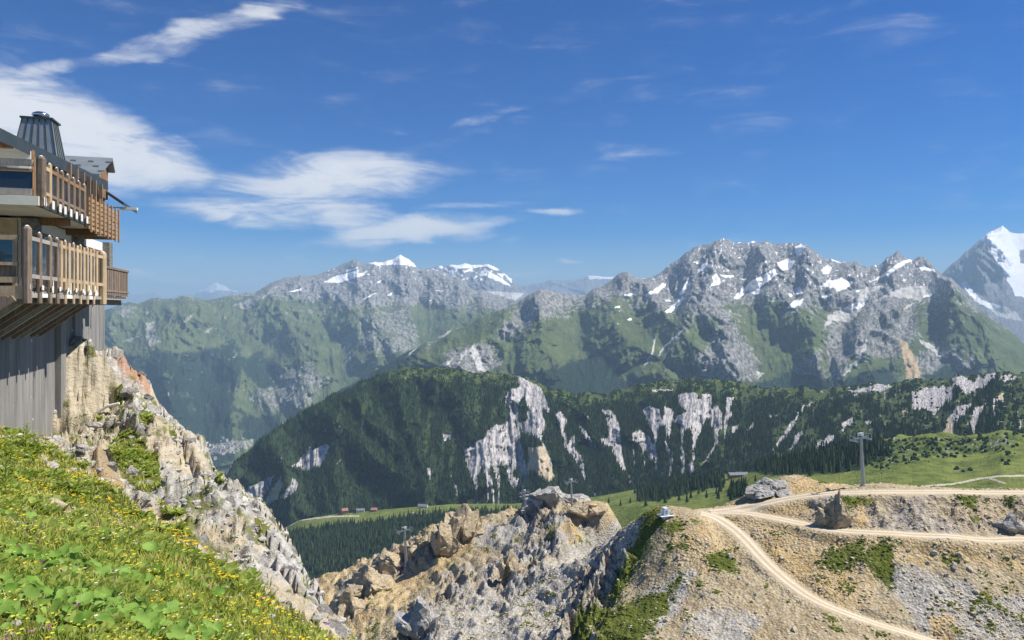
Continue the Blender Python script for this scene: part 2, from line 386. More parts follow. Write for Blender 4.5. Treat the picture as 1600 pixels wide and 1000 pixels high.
sn = patches(U, Vw, C2([(255, 112), (380, 115), (430, 95), (485, 65), (530, 90), (580, 140), (500, 132), (430, 128), (350, 135)], [(20, 235), (80, 205), (120, 185), (200, 190), (300, 160), (260, 195), (180, 220), (100, 240)],
                       [(150, 165), (230, 140), (225, 155), (170, 170)], [(255, 335), (315, 305), (345, 298), (300, 322), (260, 340)], [(400, 315), (440, 290), (430, 310)], [(655, 345), (672, 340), (665, 355)], [(335, 240), (380, 215), (360, 240)], [(690, 285), (740, 285), (735, 292)]), 1.3)
sn = np.maximum(sn, patches(U, Vw, C1([(1110, 290), (1200, 270), (1190, 285), (1130, 292)], [(1370, 215), (1538, 160), (1538, 195), (1420, 230)]), 1))
rk = 1 - sm(V + 16 * w1 + 6 * w2, 440 + 18 * sm(U, 420, 560), 484 + 14 * sm(U, 420, 560))
rk = np.maximum(rk, .55 * patches(U + 8 * w2, V + 8 * w1, [[(560, 490), (640, 480), (660, 540), (600, 560), (555, 540)], [(535, 530), (552, 530), (550, 580), (540, 570)], [(420, 580), (480, 560), (520, 590), (480, 640), (420, 650), (390, 620)], [(175, 480), (210, 472), (215, 495), (190, 500)]], 6))
fo = patches(U + 10 * w2, V + 10 * w1, [[(150, 580), (195, 560), (235, 548), (270, 552), (330, 545), (365, 530), (380, 560), (372, 600), (360, 660), (370, 720), (250, 760), (150, 760)], [(375, 560), (410, 548), (430, 570), (436, 600), (415, 610), (385, 590)],
                                       [(425, 538), (460, 530), (465, 560), (480, 575), (470, 585), (445, 570)], [(370, 640), (420, 650), (440, 640), (430, 690), (380, 700)]], 10)
fo = np.maximum(fo - .55 * sm(fbm(U / 22, V / 30, 4, 57), .1, .4), 0)
pl = .8 * patches(U + 6 * w2, V + 5 * w1, C1([(260, 470), (310, 470), (310, 550), (360, 590), (290, 620), (260, 540)], [(210, 400), (300, 410), (270, 425)], [(460, 490), (550, 410), (545, 440), (490, 490)], [(1240, 390), (1270, 420), (1255, 450)], [(100, 590), (200, 560), (170, 590)], [(780, 375), (950, 310), (980, 330), (860, 400)], [(600, 540), (665, 515), (640, 545)]), 1.5)
pl = np.maximum(pl, .62 * patches(U, V, [[(300, 700), (345, 690), (395, 685), (400, 700), (350, 712), (310, 712)]], 4))
sn = np.maximum(sn, .62 * sm(fbm(U / 4, V / 6, 4, 86), .24, .38) * sm(V, 462, 430) * (U > 500)); rk = np.maximum(rk, .30 * sm(ridged(lm.W / 150, lm.Z / 400, 4, 58) + .4 * w1, .45, .75) * sm(V, 640, 470)); pl = np.maximum(pl, .5 * sm(fbm(U / 5, V / 4, 4, 59) + .5 * w1, .22, .42) * (V < 620) * (V > 460) * (U < 520))
mdw = patches(U, V, [[(330, 700), (400, 682), (420, 690), (390, 705), (340, 715)]], 4)
lm.build('mountain_left', terrain_mat('left_massif', 110, pale=((.22, .22, .18), (.38, .37, .32)), grass=((.085, .12, .05), (.14, .16, .07))), (sn, rk, fo), (pl, None, mdw))

# ---- glaciated peak at the right edge
gc = Massif([(1430, 470, 13500), (1468, 430, 13500), (1490, 410, 13500), (1515, 390, 13500), (1535, 372, 13500), (1553, 360, 13500), (1566, 352, 13500), (1578, 361, 13500), (1600, 365, 13500), (1640, 372, 13500), (1700, 400, 13500)],
            [(1430, 560, 10500), (1700, 560, 10500)], 1430, 1700, 260, 170, .95, 8, (3000, 900), (60, 500))
gc.push(200 * ridged(gc.W / 700, gc.Z / 900, 6, 61) * (1 - .75 * sm(gc.U, 1545, 1575))); gc.ridges(15, 1440, 1560, 4, (26, 12, 5), (300, 160, 70), .9)
gc.spur([(1540, 372), (1560, 400), (1580, 430), (1572, 460)], 30, 420); gc.spur([(1520, 385), (1530, 430), (1545, 470)], 22, 300)
U, V = gc.screen(); w2 = fbm(U / 10, V / 8, 4, 62); Uw, Vw = U + 3 * w2, V + 3 * fbm(U / 9, V / 9, 3, 64)
sn = patches(Uw, Vw, C4([(1315, 60), (1355, 30), (1410, 75), (1481, 85), (1800, 60), (1800, 520), (1500, 470), (1430, 450), (1385, 360), (1350, 280), (1305, 235), (1285, 170), (1225, 118), (1270, 90)], [(1110, 380), (1150, 370), (1235, 475), (1360, 515), (1300, 535), (1210, 492)], [(1250, 165), (1300, 210), (1290, 215)]), 1.2)
hole = patches(Uw, Vw, C4([(1455, 190), (1490, 180), (1490, 265), (1460, 260)], [(1330, 180), (1360, 200), (1345, 240)]), 1.5)
gc.build('mountain_glacier_peak', terrain_mat('glacier_peak', 110, rock=((.15, .16, .18), (.28, .28, .29))), (np.clip(sn - hole, 0, 1), np.ones_like(U), None), (patches(Uw, Vw, C4([(1240, 500), (1400, 520), (1481, 600), (1600, 640), (1480, 600), (1330, 570)]), 3), None, None))

# ---- big grey massif, centre right
bm = Massif([(400, 705, 4700), (420, 688, 4700), (450, 662, 4800), (500, 628, 4900), (560, 592, 5100), (600, 566, 5300), (640, 546, 5500), (690, 522, 5800), (740, 500, 6100), (790, 480, 6400), (825, 462, 6600), (845, 452, 6700),
             (862, 451, 6700), (885, 459, 6800), (915, 458, 7000), (945, 442, 7100), (968, 427, 7200), (980, 423, 7200), (990, 430, 7200), (1006, 437, 7200), (1030, 425, 7300), (1050, 410, 7400), (1075, 394, 7400), (1095, 382, 7500), (1118, 378, 7500), (1130, 373, 7500),
             (1150, 379, 7500), (1195, 378, 7500), (1230, 381, 7500), (1256, 380, 7400), (1275, 392, 7300), (1290, 403, 7200), (1310, 406, 7200), (1335, 408, 7200), (1358, 417, 7300), (1375, 412, 7600), (1388, 402, 7700), (1403, 390, 7700), (1413, 400, 7600), (1425, 404, 7500),
             (1440, 399, 7500), (1455, 410, 7300), (1468, 424, 7000), (1484, 434, 6600), (1502, 447, 6500), (1520, 468, 6400), (1545, 492, 6300), (1570, 510, 6200), (1600, 535, 6100), (1660, 575, 6000)],
            [(400, 720, 4400), (450, 690, 4400), (560, 640, 4300), (650, 610, 4300), (900, 625, 4300), (1100, 622, 4300), (1400, 622, 4300), (1660, 622, 4400)], 400, 1660, 850, 250, 1.15, 8, (2500, 800), (34, 260))
xx, hh = bm.W, bm.Z
bm.push(170 * (ridged(xx / 1100 + .35 * fbm(xx / 600, hh / 600, 3, 70), hh / 1200, 4, 71) - .4) * sm(bm.U, 560, 800)); bm.push(42 * fbm(xx / 60, hh / 60, 5, 76)); bm.push(26 * ridged(xx / 70, hh / 110, 3, 77))
bm.ridges(11, 620, 1650, 15, (38, 15, 6), (250, 125, 48), 1.0); bm.ridges(12, 440, 700, 3, (30, 14, 6), (120, 60, 30), .8)
for pts, w, pr in (([(1130, 375), (1110, 440), (1085, 490), (1060, 540)], 30, 380), ([(1120, 495), (1145, 500), (1150, 540), (1160, 595)], 26, 420), ([(1095, 540), (1075, 590)], 20, 260), ([(1255, 385), (1270, 430), (1300, 460)], 26, 320),
                   ([(1404, 392), (1395, 440), (1380, 490), (1330, 545), (1300, 600)], 30, 380), ([(1484, 436), (1470, 470), (1440, 500), (1400, 560)], 30, 420), ([(1484, 436), (1530, 500), (1570, 560), (1600, 600)], 34, 360),
                   ([(1400, 480), (1350, 505), (1325, 560), (1310, 600)], 24, 420), ([(1275, 545), (1285, 600)], 18, 320), ([(978, 425), (960, 480), (930, 530)], 28, 260), ([(850, 452), (840, 500), (800, 560), (740, 590)], 34, 420),
                   ([(1010, 440), (1030, 500), (1000, 570)], 30, 200), ([(1190, 380), (1185, 430)], 14, 160), ([(1225, 382), (1228, 430)], 14, 160), ([(735, 535), (700, 570)], 24, 220)):
    bm.spur(pts, w, pr)
U, V = bm.screen(); w1 = fbm(U / 35, V / 22, 5, 81); w2 = fbm(U / 10, V / 9, 4, 82); Uw, Vw = U + 2.5 * w2, V + 2.5 * fbm(U / 8, V / 8, 3, 84)
SN = C3([(985, 430), (1010, 400), (1050, 370), (1085, 330), (1130, 310), (1180, 280), (1225, 255), (1235, 290), (1190, 330), (1140, 365), (1135, 410), (1100, 412), (1070, 385), (1020, 430)],
        [(1235, 225), (1300, 200), (1345, 215), (1320, 260), (1280, 272), (1245, 245)], [(1340, 130), (1380, 118), (1400, 140), (1380, 180), (1345, 178)], [(778, 268), (830, 212), (840, 228), (805, 272)],
        [(858, 295), (885, 283), (910, 330), (917, 345), (848, 364), (870, 335)], [(905, 290), (950, 296), (992, 295), (990, 308), (940, 311)], [(672, 405), (718, 325), (728, 345), (692, 412)],
        [(580, 512), (640, 465), (690, 418), (702, 430), (652, 490), (625, 512)], [(465, 412), (520, 380), (580, 340), (592, 360), (560, 392), (480, 420)], [(352, 403), (398, 403), (398, 416), (352, 416)], [(1000, 100), (1115, 94), (1115, 108), (1005, 112)],
        [(1335, 370), (1370, 365), (1382, 400), (1350, 412)], [(1290, 487), (1330, 445), (1395, 433), (1375, 467), (1310, 492)], [(295, 480), (325, 475), (325, 485), (300, 487)], [(365, 548), (395, 546), (392, 556), (370, 556)], [(590, 440), (625, 438), (625, 450), (595, 450)], [(1305, 400), (1325, 405), (1325, 425), (1310, 420)])
SN += C4([(310, 300), (345, 273), (372, 285), (350, 327), (315, 327)], [(340, 365), (430, 348), (465, 368), (512, 370), (450, 412), (400, 432), (395, 405), (350, 402), (300, 400)], [(150, 405), (185, 408), (192, 440), (165, 442)],
         [(100, 527), (150, 480), (207, 473), (185, 507), (110, 527)], [(590, 372), (690, 310), (760, 262), (832, 232), (837, 246), (700, 327), (600, 374)], [(878, 283), (960, 298), (967, 312), (885, 307)], [(360, 235), (410, 240), (400, 255), (375, 250)], [(510, 425), (540, 415), (525, 435)], [(300, 455), (370, 442), (360, 458), (310, 465)], [(420, 530), (500, 495), (560, 490), (555, 520), (500, 530)], [(900, 450), (945, 445), (940, 460), (905, 462)])
sn = patches(Uw, Vw, SN, 1.2)
rkline = np.interp(U, [400, 800, 850, 900, 960, 1010, 1060, 1110, 1160, 1250, 1330, 1400, 1440, 1500, 1560, 1660], [470, 470, 490, 470, 462, 470, 482, 490, 468, 475, 482, 488, 468, 458, 490, 510])
rk = 1 - sm(V + 26 * w1 + 12 * w2, rkline - 30, rkline + 40)
RK = [[(1110, 470), (1150, 490), (1155, 520), (1185, 560), (1190, 600), (1130, 600), (1085, 590), (1075, 560), (1105, 540), (1120, 500)], [(1290, 500), (1340, 500), (1350, 480), (1420, 470), (1440, 520), (1400, 560), (1330, 560), (1320, 600), (1290, 590)], [(1240, 570), (1285, 545), (1290, 600), (1235, 602)],
      [(835, 460), (870, 455), (880, 490), (840, 500), (800, 530), (770, 530), (790, 500)], [(700, 545), (770, 535), (785, 570), (750, 590), (690, 580)], [(560, 590), (600, 565), (650, 548), (700, 515), (720, 505), (640, 560), (590, 600), (570, 610)], [(1420, 560), (1470, 530), (1530, 560), (1500, 590), (1440, 590)], [(1090, 480), (1110, 470), (1060, 530), (1040, 560), (1050, 530)]]
rk = np.maximum(rk, .74 * patches(U + 9 * w2, V + 8 * w1, RK, 13))
pl = .85 * patches(Uw + 4 * w2, Vw, C4([(540, 425), (580, 400), (660, 388), (667, 410), (600, 432), (560, 500), (520, 560), (470, 610), (380, 600), (330, 640), (340, 570), (440, 520), (510, 490)], [(600, 492), (700, 430), (850, 388), (960, 400), (972, 440), (900, 470), (780, 547), (800, 510), (870, 480), (700, 455)],
                     [(850, 690), (920, 720), (1000, 780), (1060, 820), (980, 800), (900, 740)], [(570, 700), (590, 720), (530, 830), (440, 920), (420, 930), (510, 810)], [(840, 250), (880, 260), (870, 290)]), 2)
pl = np.maximum(pl, .8 * patches(Uw, Vw, C3([(525, 660), (540, 655), (525, 740), (490, 800), (465, 840), (470, 815), (510, 740)], [(570, 720), (680, 620), (685, 630), (600, 705), (540, 780)], [(580, 860), (610, 825), (590, 862)], [(790, 880), (840, 770), (830, 880)], [(1125, 850), (1170, 860), (1125, 900)], [(1220, 930), (1245, 870), (1240, 890)]), 1))
pl = np.maximum(pl, .8 * patches(Uw + 3 * w2, Vw, C2([(930, 600), (960, 680), (990, 770), (950, 770), (900, 640)], [(860, 640), (900, 620), (850, 700), (820, 740)], [(740, 720), (790, 700), (760, 750)], [(500, 700), (600, 600), (560, 660)], [(700, 580), (820, 490), (760, 560)]), 2))
oc = .9 * patches(Uw + 2 * w2, Vw, C4([(755, 700), (800, 720), (825, 770), (855, 820), (885, 900), (862, 935), (798, 935), (790, 850), (780, 790)], [(720, 690), (760, 780), (745, 770)]), 1.6)
fo = patches(U + 8 * w2, V + 8 * w1, [[(830, 600), (860, 580), (905, 562), (935, 553), (960, 560), (975, 590), (990, 620), (830, 620)], [(390, 715), (450, 650), (520, 606), (580, 570), (625, 548), (655, 545), (640, 570), (700, 572), (690, 600), (450, 740)], [(850, 575), (870, 568), (870, 590), (850, 600)],
                                       [(1060, 575), (1090, 565), (1110, 590), (1080, 605)], [(1180, 600), (1240, 580), (1300, 595), (1300, 610), (1180, 610)], [(1300, 600), (1380, 575), (1410, 600), (1400, 612)], [(1440, 585), (1480, 570), (1510, 590), (1470, 600)]], 7)
fo = np.maximum(fo, .7 * sm(V + 14 * w1, 585, 606) * sm(w2, -.2, .2))
rk = np.maximum(rk, .32 * sm(ridged(bm.W / 90, bm.Z / 300, 4, 88) + .45 * w1, .45, .75) * sm(V, 600, 470)); pl = np.maximum(pl, .46 * sm(fbm(U / 4.5, V / 4, 4, 89) + .45 * w1, .2, .42) * sm(V, 580, 500)); sn = np.maximum(sn, .66 * sm(fbm(U / 4 + .3 * w2, V / 7, 4, 87), .2, .34) * sm(V, 480, 440) * (U > 1020) * (U < 1470))
mdw = .5 * patches(U, V, [[(700, 560), (760, 530), (780, 535), (720, 575)], [(1250, 530), (1290, 545), (1280, 560), (1200, 560)]], 8)
bm.build('mountain_centre', terrain_mat('grey_massif', 70, grass=((.075, .105, .04), (.125, .15, .06))), (sn, rk, fo), (pl, oc, mdw))
# ---- valley floor: one sheet under everything, out to the horizon
gx, gy = np.meshgrid(np.linspace(-32000, 28000, 120), np.concatenate([np.linspace(-3500, 9000, 90), np.linspace(9500, 47000, 30)]))
vf = np_mesh('valley_floor', np.stack([gx, gy, -1182 + 14 * fbm(gx / 900, gy / 900, 3, 99)], -1).reshape(-1, 3), grid_faces(120, 120), terrain_mat('valley_floor', 60, grass=((.05, .08, .03), (.10, .13, .05)))); tag(vf, None, None, None, 'structure')
wf = sm(fbm(gx / 700, gy / 700, 4, 98), -.15, .15); set_attr(vf, 'mA', (None, None, wf)); set_attr(vf, 'mB', (None, None, None))

# ---- wooded hill with pale erosion scars
fh = Massif([(300, 790, 2350), (330, 755, 2350), (345, 742, 2350), (365, 722, 2380), (400, 692, 2420), (450, 657, 2480), (500, 626, 2550), (550, 602, 2620), (600, 583, 2680), (625, 574, 2700), (650, 571, 2700), (700, 574, 2700), (750, 581, 2700), (800, 584, 2700), (815, 586, 2700), (835, 595, 2680), (860, 603, 2650),
             (900, 612, 2600), (950, 613, 2600), (980, 604, 2600), (1020, 594, 2600), (1060, 592, 2600), (1110, 590, 2600), (1140, 594, 2600), (1180, 604, 2550), (1240, 605, 2500), (1300, 604, 2450), (1350, 598, 2400), (1400, 596, 2350), (1440, 592, 2300), (1480, 588, 2250), (1530, 582, 2200), (1552, 577, 2150), (1580, 582, 2150), (1640, 584, 2150)],
            [(300, 900, 2150), (345, 880, 2100), (430, 860, 2060), (520, 835, 2000), (640, 825, 1950), (800, 815, 1880), (930, 805, 1780), (1020, 790, 1720), (1150, 765, 1600), (1300, 735, 1450), (1400, 725, 1380), (1500, 715, 1300), (1640, 710, 1250)], 300, 1640, 890, 182, 1.0, 8, (900, 300), (14, 90))
xx, hh = fh.W, fh.Z
fh.push(60 * (ridged(xx / 300 + .3 * fbm(xx / 200, hh / 200, 3, 90), hh / 500, 4, 91) - .4)); fh.push(14 * ridged(xx / 60, hh / 120, 3, 95)); fh.ridges(21, 340, 1630, 22, (26, 12, 5), (62, 32, 14), .8)
for pts, w, pr in (([(815, 588), (830, 640), (850, 700), (870, 760)], 30, 90), ([(1556, 580), (1520, 610), (1490, 650)], 26, 90), ([(640, 575), (560, 680), (480, 780)], 60, 110), ([(900, 615), (940, 680), (960, 740)], 24, 70), ([(1060, 600), (1050, 680)], 22, 60)):
    fh.spur(pts, w, pr)
U, V = fh.screen(); w1 = fbm(U / 30, V / 22, 5, 101); w2 = fbm(U / 7, V / 9, 4, 102)
SCAR = C6([(700, 105), (850, 185), (880, 240), (915, 358), (860, 330), (885, 440), (858, 550), (790, 490), (730, 500), (720, 425), (640, 425), (650, 330), (606, 280), (650, 200), (715, 185)],
          [(640, 415), (718, 415), (720, 560), (750, 680), (778, 750), (745, 850), (735, 760), (690, 865), (650, 800), (625, 710), (590, 690), (585, 800), (577, 945), (568, 800), (545, 700), (520, 720), (548, 860), (515, 925), (490, 750), (465, 700), (440, 800), (442, 945), (425, 830), (375, 740), (352, 640), (362, 600), (430, 540), (490, 525), (520, 455), (580, 428)],
          [(948, 355), (990, 348), (1025, 410), (1010, 470), (1030, 560), (1075, 480), (1082, 600), (1120, 630), (1147, 790), (1080, 672), (1008, 572), (970, 450)], [(1105, 440), (1150, 470), (1205, 575), (1180, 572), (1120, 490)],
          [(1252, 340), (1310, 332), (1352, 390), (1378, 500), (1398, 720), (1442, 805), (1368, 722), (1308, 560), (1265, 582), (1243, 530), (1290, 510), (1288, 440)], [(1175, 848), (1242, 905), (1200, 893)], [(118, 705), (135, 720), (142, 780), (122, 790)], [(262, 745), (285, 790), (300, 840), (280, 820)], [(215, 490), (290, 500), (240, 540), (222, 530)], [(1150, 345), (1165, 400), (1150, 400)])
SCAR += C7([(116, 490), (160, 462), (222, 510), (262, 580), (288, 640), (276, 725), (264, 640), (240, 665), (180, 590), (118, 530)], [(183, 330), (230, 306), (292, 330), (310, 400), (328, 306), (378, 340), (378, 440), (356, 535), (328, 440), (290, 450), (272, 565), (250, 480), (205, 400)],
           [(418, 240), (470, 222), (540, 222), (552, 270), (580, 232), (633, 232), (638, 300), (602, 370), (562, 480), (532, 560), (522, 745), (500, 752), (462, 752), (505, 660), (505, 520), (475, 450), (452, 480), (442, 560), (462, 725), (433, 745), (428, 430), (386, 412), (398, 378), (470, 350), (422, 300)],
           [(606, 360), (660, 296), (692, 350), (702, 420), (672, 540), (596, 664), (650, 560), (655, 470), (608, 400)], [(728, 260), (783, 248), (752, 310), (747, 360), (783, 343), (742, 400), (722, 514), (713, 500), (724, 350)], [(1228, 310), (1304, 278), (1222, 342), (1132, 492), (1040, 604), (1028, 596), (1120, 460)],
           [(1178, 500), (1233, 458), (1192, 552), (1138, 602)], [(1276, 612), (1340, 548), (1400, 488), (1424, 520), (1392, 582), (1330, 622)], [(328, 538), (378, 660), (362, 764), (353, 640)], [(0, 370), (25, 420), (40, 560), (65, 720), (105, 810), (50, 720), (20, 560), (0, 480)], [(240, 205), (380, 196), (380, 210), (250, 216)], [(870, 470), (935, 375), (900, 450)], [(1005, 370), (1060, 372), (1010, 392)], [(770, 440), (812, 432), (795, 485), (760, 480)])
SCAR += C8([(586, 230), (700, 188), (872, 178), (862, 262), (740, 365), (700, 332), (610, 342), (598, 280)], [(858, 130), (930, 108), (1000, 150), (1142, 76), (1154, 130), (1080, 192), (960, 232), (900, 192), (870, 180)], [(896, 310), (1004, 288), (960, 352), (880, 432), (862, 524), (806, 522), (838, 390)],
           [(998, 330), (1084, 288), (1052, 372), (1012, 462), (1002, 514), (984, 440)], [(1116, 270), (1204, 222), (1198, 278), (1130, 314)], [(1298, 400), (1324, 470), (1308, 484)], [(150, 420), (244, 368), (192, 442), (128, 494), (155, 460)], [(298, 412), (404, 383), (320, 434)], [(186, 212), (400, 163), (484, 185), (420, 213), (200, 222)], [(-10, 560), (60, 498), (104, 498), (70, 572), (0, 624)], [(1154, 120), (1240, 100), (1300, 130), (1200, 160)], [(560, 345), (580, 340), (545, 375)]) 
SCAR += C5([(610, 592), (700, 460), (710, 432), (692, 510), (784, 478), (752, 582), (722, 604), (660, 624)], [(316, 752), (370, 700), (494, 638), (482, 692), (430, 762), (370, 784)], [(516, 772), (600, 658), (624, 690), (602, 732)], [(202, 662), (274, 568), (262, 622), (218, 682)], [(468, 552), (504, 543), (490, 572)], [(576, 602), (614, 573), (590, 608)], [(740, 412), (775, 395), (760, 420)], [(800, 420), (856, 366), (830, 404)], [(515, 575), (545, 540), (530, 580)], [(810, 590), (850, 545), (830, 585)], [(1292, 600), (1310, 610), (1314, 660), (1296, 670)])
HOLE = C6([(703, 300), (740, 255), (778, 330), (762, 402), (715, 424)], [(670, 740), (700, 700), (720, 770), (690, 800)])
TAN = C6([(765, 580), (870, 568), (900, 640), (947, 792), (900, 804), (810, 742), (768, 732)]) + C5([(426, 806), (530, 640), (543, 690), (512, 762), (438, 816)]) + C8([(838, 390), (850, 372), (868, 420), (860, 524), (806, 522)], [(1150, 250), (1200, 228), (1196, 270)], [(540, 340), (570, 330), (545, 380)])
Uw = U + 2.0 * w2 + 2.5 * perlin(U / 2.6, V / 30, 7)
scar = np.clip(patches(Uw, V + 4 * w2, SCAR, 1.3) - patches(Uw, V, HOLE, 2), 0, 1)
tan = patches(Uw, V + 2 * w2, TAN, 2)
RUN = C6([(440, 760), (436, 860), (442, 945)], [(490, 740), (515, 860), (510, 930)], [(530, 800), (545, 900), (545, 945)], [(572, 700), (580, 820), (577, 948)], [(640, 780), (690, 860)], [(760, 760), (735, 850), (715, 940)], [(300, 830), (310, 890)], [(860, 540), (930, 700)], [(1395, 720), (1440, 805)], [(1110, 700), (1145, 790)]) + C7([(260, 560), (275, 720)], [(330, 540), (375, 660), (362, 760)], [(435, 560), (445, 740)], [(515, 560), (510, 740), (470, 750)], [(668, 530), (640, 600), (580, 690)], [(720, 400), (715, 515)], [(60, 700), (105, 815)], [(180, 600), (200, 695)], [(120, 560), (130, 700)], [(905, 420), (870, 480)]) + C8([(1010, 330), (1000, 510)], [(1130, 300), (1140, 400)], [(1305, 400), (1312, 490)])
for rn in RUN: scar = np.maximum(scar, .9 * (1 - sm(polydist(U + 1.5 * w2, V, rn, False), .8, 2.2)))
fine = perlin(xx / 15 + .6 * fbm(xx / 40, hh / 90, 3, 114), hh / 160, 116)
scar = scar * np.clip(.95 + .45 * fine, .62, 1)
# ribs and runnels cut into the bare marl
rib = ridged(xx / 24 + .8 * fbm(xx / 60, hh / 120, 3, 112), hh / 300, 3, 111)
fh.push(38 * rib * np.maximum(scar, .5 * tan)); fh.push(-10 * scar)
vc = curve([(300, 790), (345, 742), (450, 657), (550, 602), (640, 572), (800, 584), (860, 603), (950, 613), (1060, 592), (1200, 605), (1300, 604), (1400, 596), (1552, 577), (1640, 584)], U, 1)
grassy = np.clip(sm(24 + 22 * w1 + 8 * w2 - (V - vc), -6, 16) * sm(U, 560, 640) + .85 * sm(w1 + .4 * w2 + .25 * sm(U, 1150, 1350), .12, .32) * sm(U, 980, 1100) + .6 * patches(U + 3 * w2, V, [[(860, 615), (885, 612), (905, 640), (920, 680), (905, 665)], [(690, 690), (700, 650), (715, 600), (706, 660), (680, 740)], [(950, 720), (965, 755), (955, 750)], [(706, 640), (716, 610), (722, 640), (712, 700), (704, 760), (700, 700)], [(745, 600), (752, 640), (744, 690), (738, 640)], [(770, 610), (776, 650), (768, 660)], [(670, 640), (676, 650), (664, 720), (660, 700)], [(560, 640), (580, 625), (560, 670)], [(725, 640), (732, 600), (736, 650), (728, 700)], [(1560, 600), (1600, 590), (1600, 680), (1570, 680)]], 3), 0, 1)
grassy = np.maximum(grassy, .55 * patches(U + 3 * w2, V, [[(1135, 595), (1155, 590), (1145, 612), (1110, 610)], [(1060, 600), (1100, 588), (1130, 610), (1080, 612)], [(1400, 625), (1480, 615), (1470, 660), (1380, 665)]], 5))
rock = .62 * sm(w2 + .3 * w1, .22, .36) * (sm(U, 1150, 1400) * .8 + .5 * sm(20 - (V - vc), -10, 10))
fo = np.clip(1 - grassy - scar - tan, 0, 1)
fh.build('wooded_hill', terrain_mat('wooded_hill', 16, grass=((.045, .068, .02), (.075, .098, .03)), pale=((.23, .22, .225), (.50, .475, .46)), ochre=((.36, .29, .19), (.52, .44, .32)), rock=((.2, .19, .18), (.42, .4, .37)), forest=(.026, .042, .02), streak=(1, .16, .16)), (None, rock, fo), (scar, tan, .25 * grassy))

# ---- valley shelf: meadows, pistes and woods below the hill
vm = Massif([(380, 850, 2050), (430, 832, 2000), (470, 812, 1980), (520, 804, 1950), (640, 793, 1900), (700, 788, 1860), (800, 787, 1800), (860, 783, 1750), (930, 776, 1700), (1020, 760, 1600), (1100, 748, 1500), (1150, 738, 1450), (1200, 722, 1350), (1300, 700, 1250), (1350, 692, 1200), (1400, 688, 1180), (1450, 684, 1150), (1500, 688, 1130), (1540, 682, 1100), (1565, 674, 1080), (1600, 678, 1080), (1660, 682, 1080)],
            [(380, 1000, 1350), (560, 980, 1250), (800, 940, 1000), (930, 870, 820), (1000, 840, 760), (1200, 810, 700), (1400, 800, 640), (1660, 800, 620)], 380, 1660, 420, 130, 1.0, 10, (300, 120))
xx = vm.X; yy = vm.Y
vm.Z = vm.Z + vm.env * (10 * fbm(xx / 130, yy / 130, 4, 121) + 16 * ridged(xx / 150, yy / 90, 4, 122) * sm(vm.U, 1250, 1420) * sm(vm.t, .5, .75))
U, V = vm.screen(); w1 = fbm(U / 26, V / 12, 4, 131); w2 = fbm(U / 7, V / 5, 3, 132)
strip = curve([(380, 850), (450, 832), (520, 820), (560, 818), (640, 806), (700, 800), (800, 798), (900, 800), (960, 812), (1030, 835)], U, 1)
meadow = sm(strip + 3 * w2 - V, -1.5, 1.5)
woods = np.where(U < 940, 1 - meadow, 0)
woods = np.maximum(woods, patches(U + 5 * w2, V + 5 * w1, [[(990, 770), (1040, 752), (1090, 742), (1130, 745), (1125, 762), (1080, 768), (1040, 780), (1000, 784)], [(1150, 735), (1220, 715), (1300, 700), (1360, 695), (1375, 715), (1340, 735), (1260, 742), (1190, 742)], [(1135, 765), (1170, 760), (1165, 780), (1140, 782)], [(900, 810), (930, 800), (950, 830), (900, 840)], [(1295, 690), (1370, 690), (1400, 712), (1350, 722)]], 4))
scrub = np.clip(patches(U + 6 * w2, V + 4 * w1, [[(1330, 690), (1400, 682), (1480, 684), (1550, 678), (1600, 678), (1600, 690), (1560, 705), (1500, 712), (1420, 722), (1380, 735), (1340, 720)], [(1560, 715), (1590, 712), (1570, 728)], [(1490, 728), (1520, 735), (1500, 740)]], 6), 0, 1)
rck = scrub * .75 * sm(w2 + .5 * fbm(U / 3, V / 2, 3, 141), .05, .3)
mdw = np.clip(.95 - .5 * scrub - woods + .3 * w1, 0, 1)
def band(pts, w): return 1 - sm(polydist(U + w2, V + .5 * w2, pts, False), w * .6, w * 1.5)
pist = np.maximum.reduce([band([(1660, 742), (1560, 744), (1530, 748), (1490, 756), (1440, 760)], 1.3), band([(1545, 747), (1570, 755)], 1.0), band([(430, 832), (470, 812), (520, 807), (560, 806)], 1.0), band([(640, 801), (660, 803)], .8)])
vm.build('valley_meadow', terrain_mat('valley_meadow', 14, grass=((.05, .085, .02), (.085, .12, .03)), meadow=(.125, .172, .04), rock=((.14, .15, .12), (.36, .36, .34)), pale=((.40, .36, .28), (.52, .48, .38)), mk=.4, bd=.6), (None, rck, .8 * woods), (pist, None, mdw))

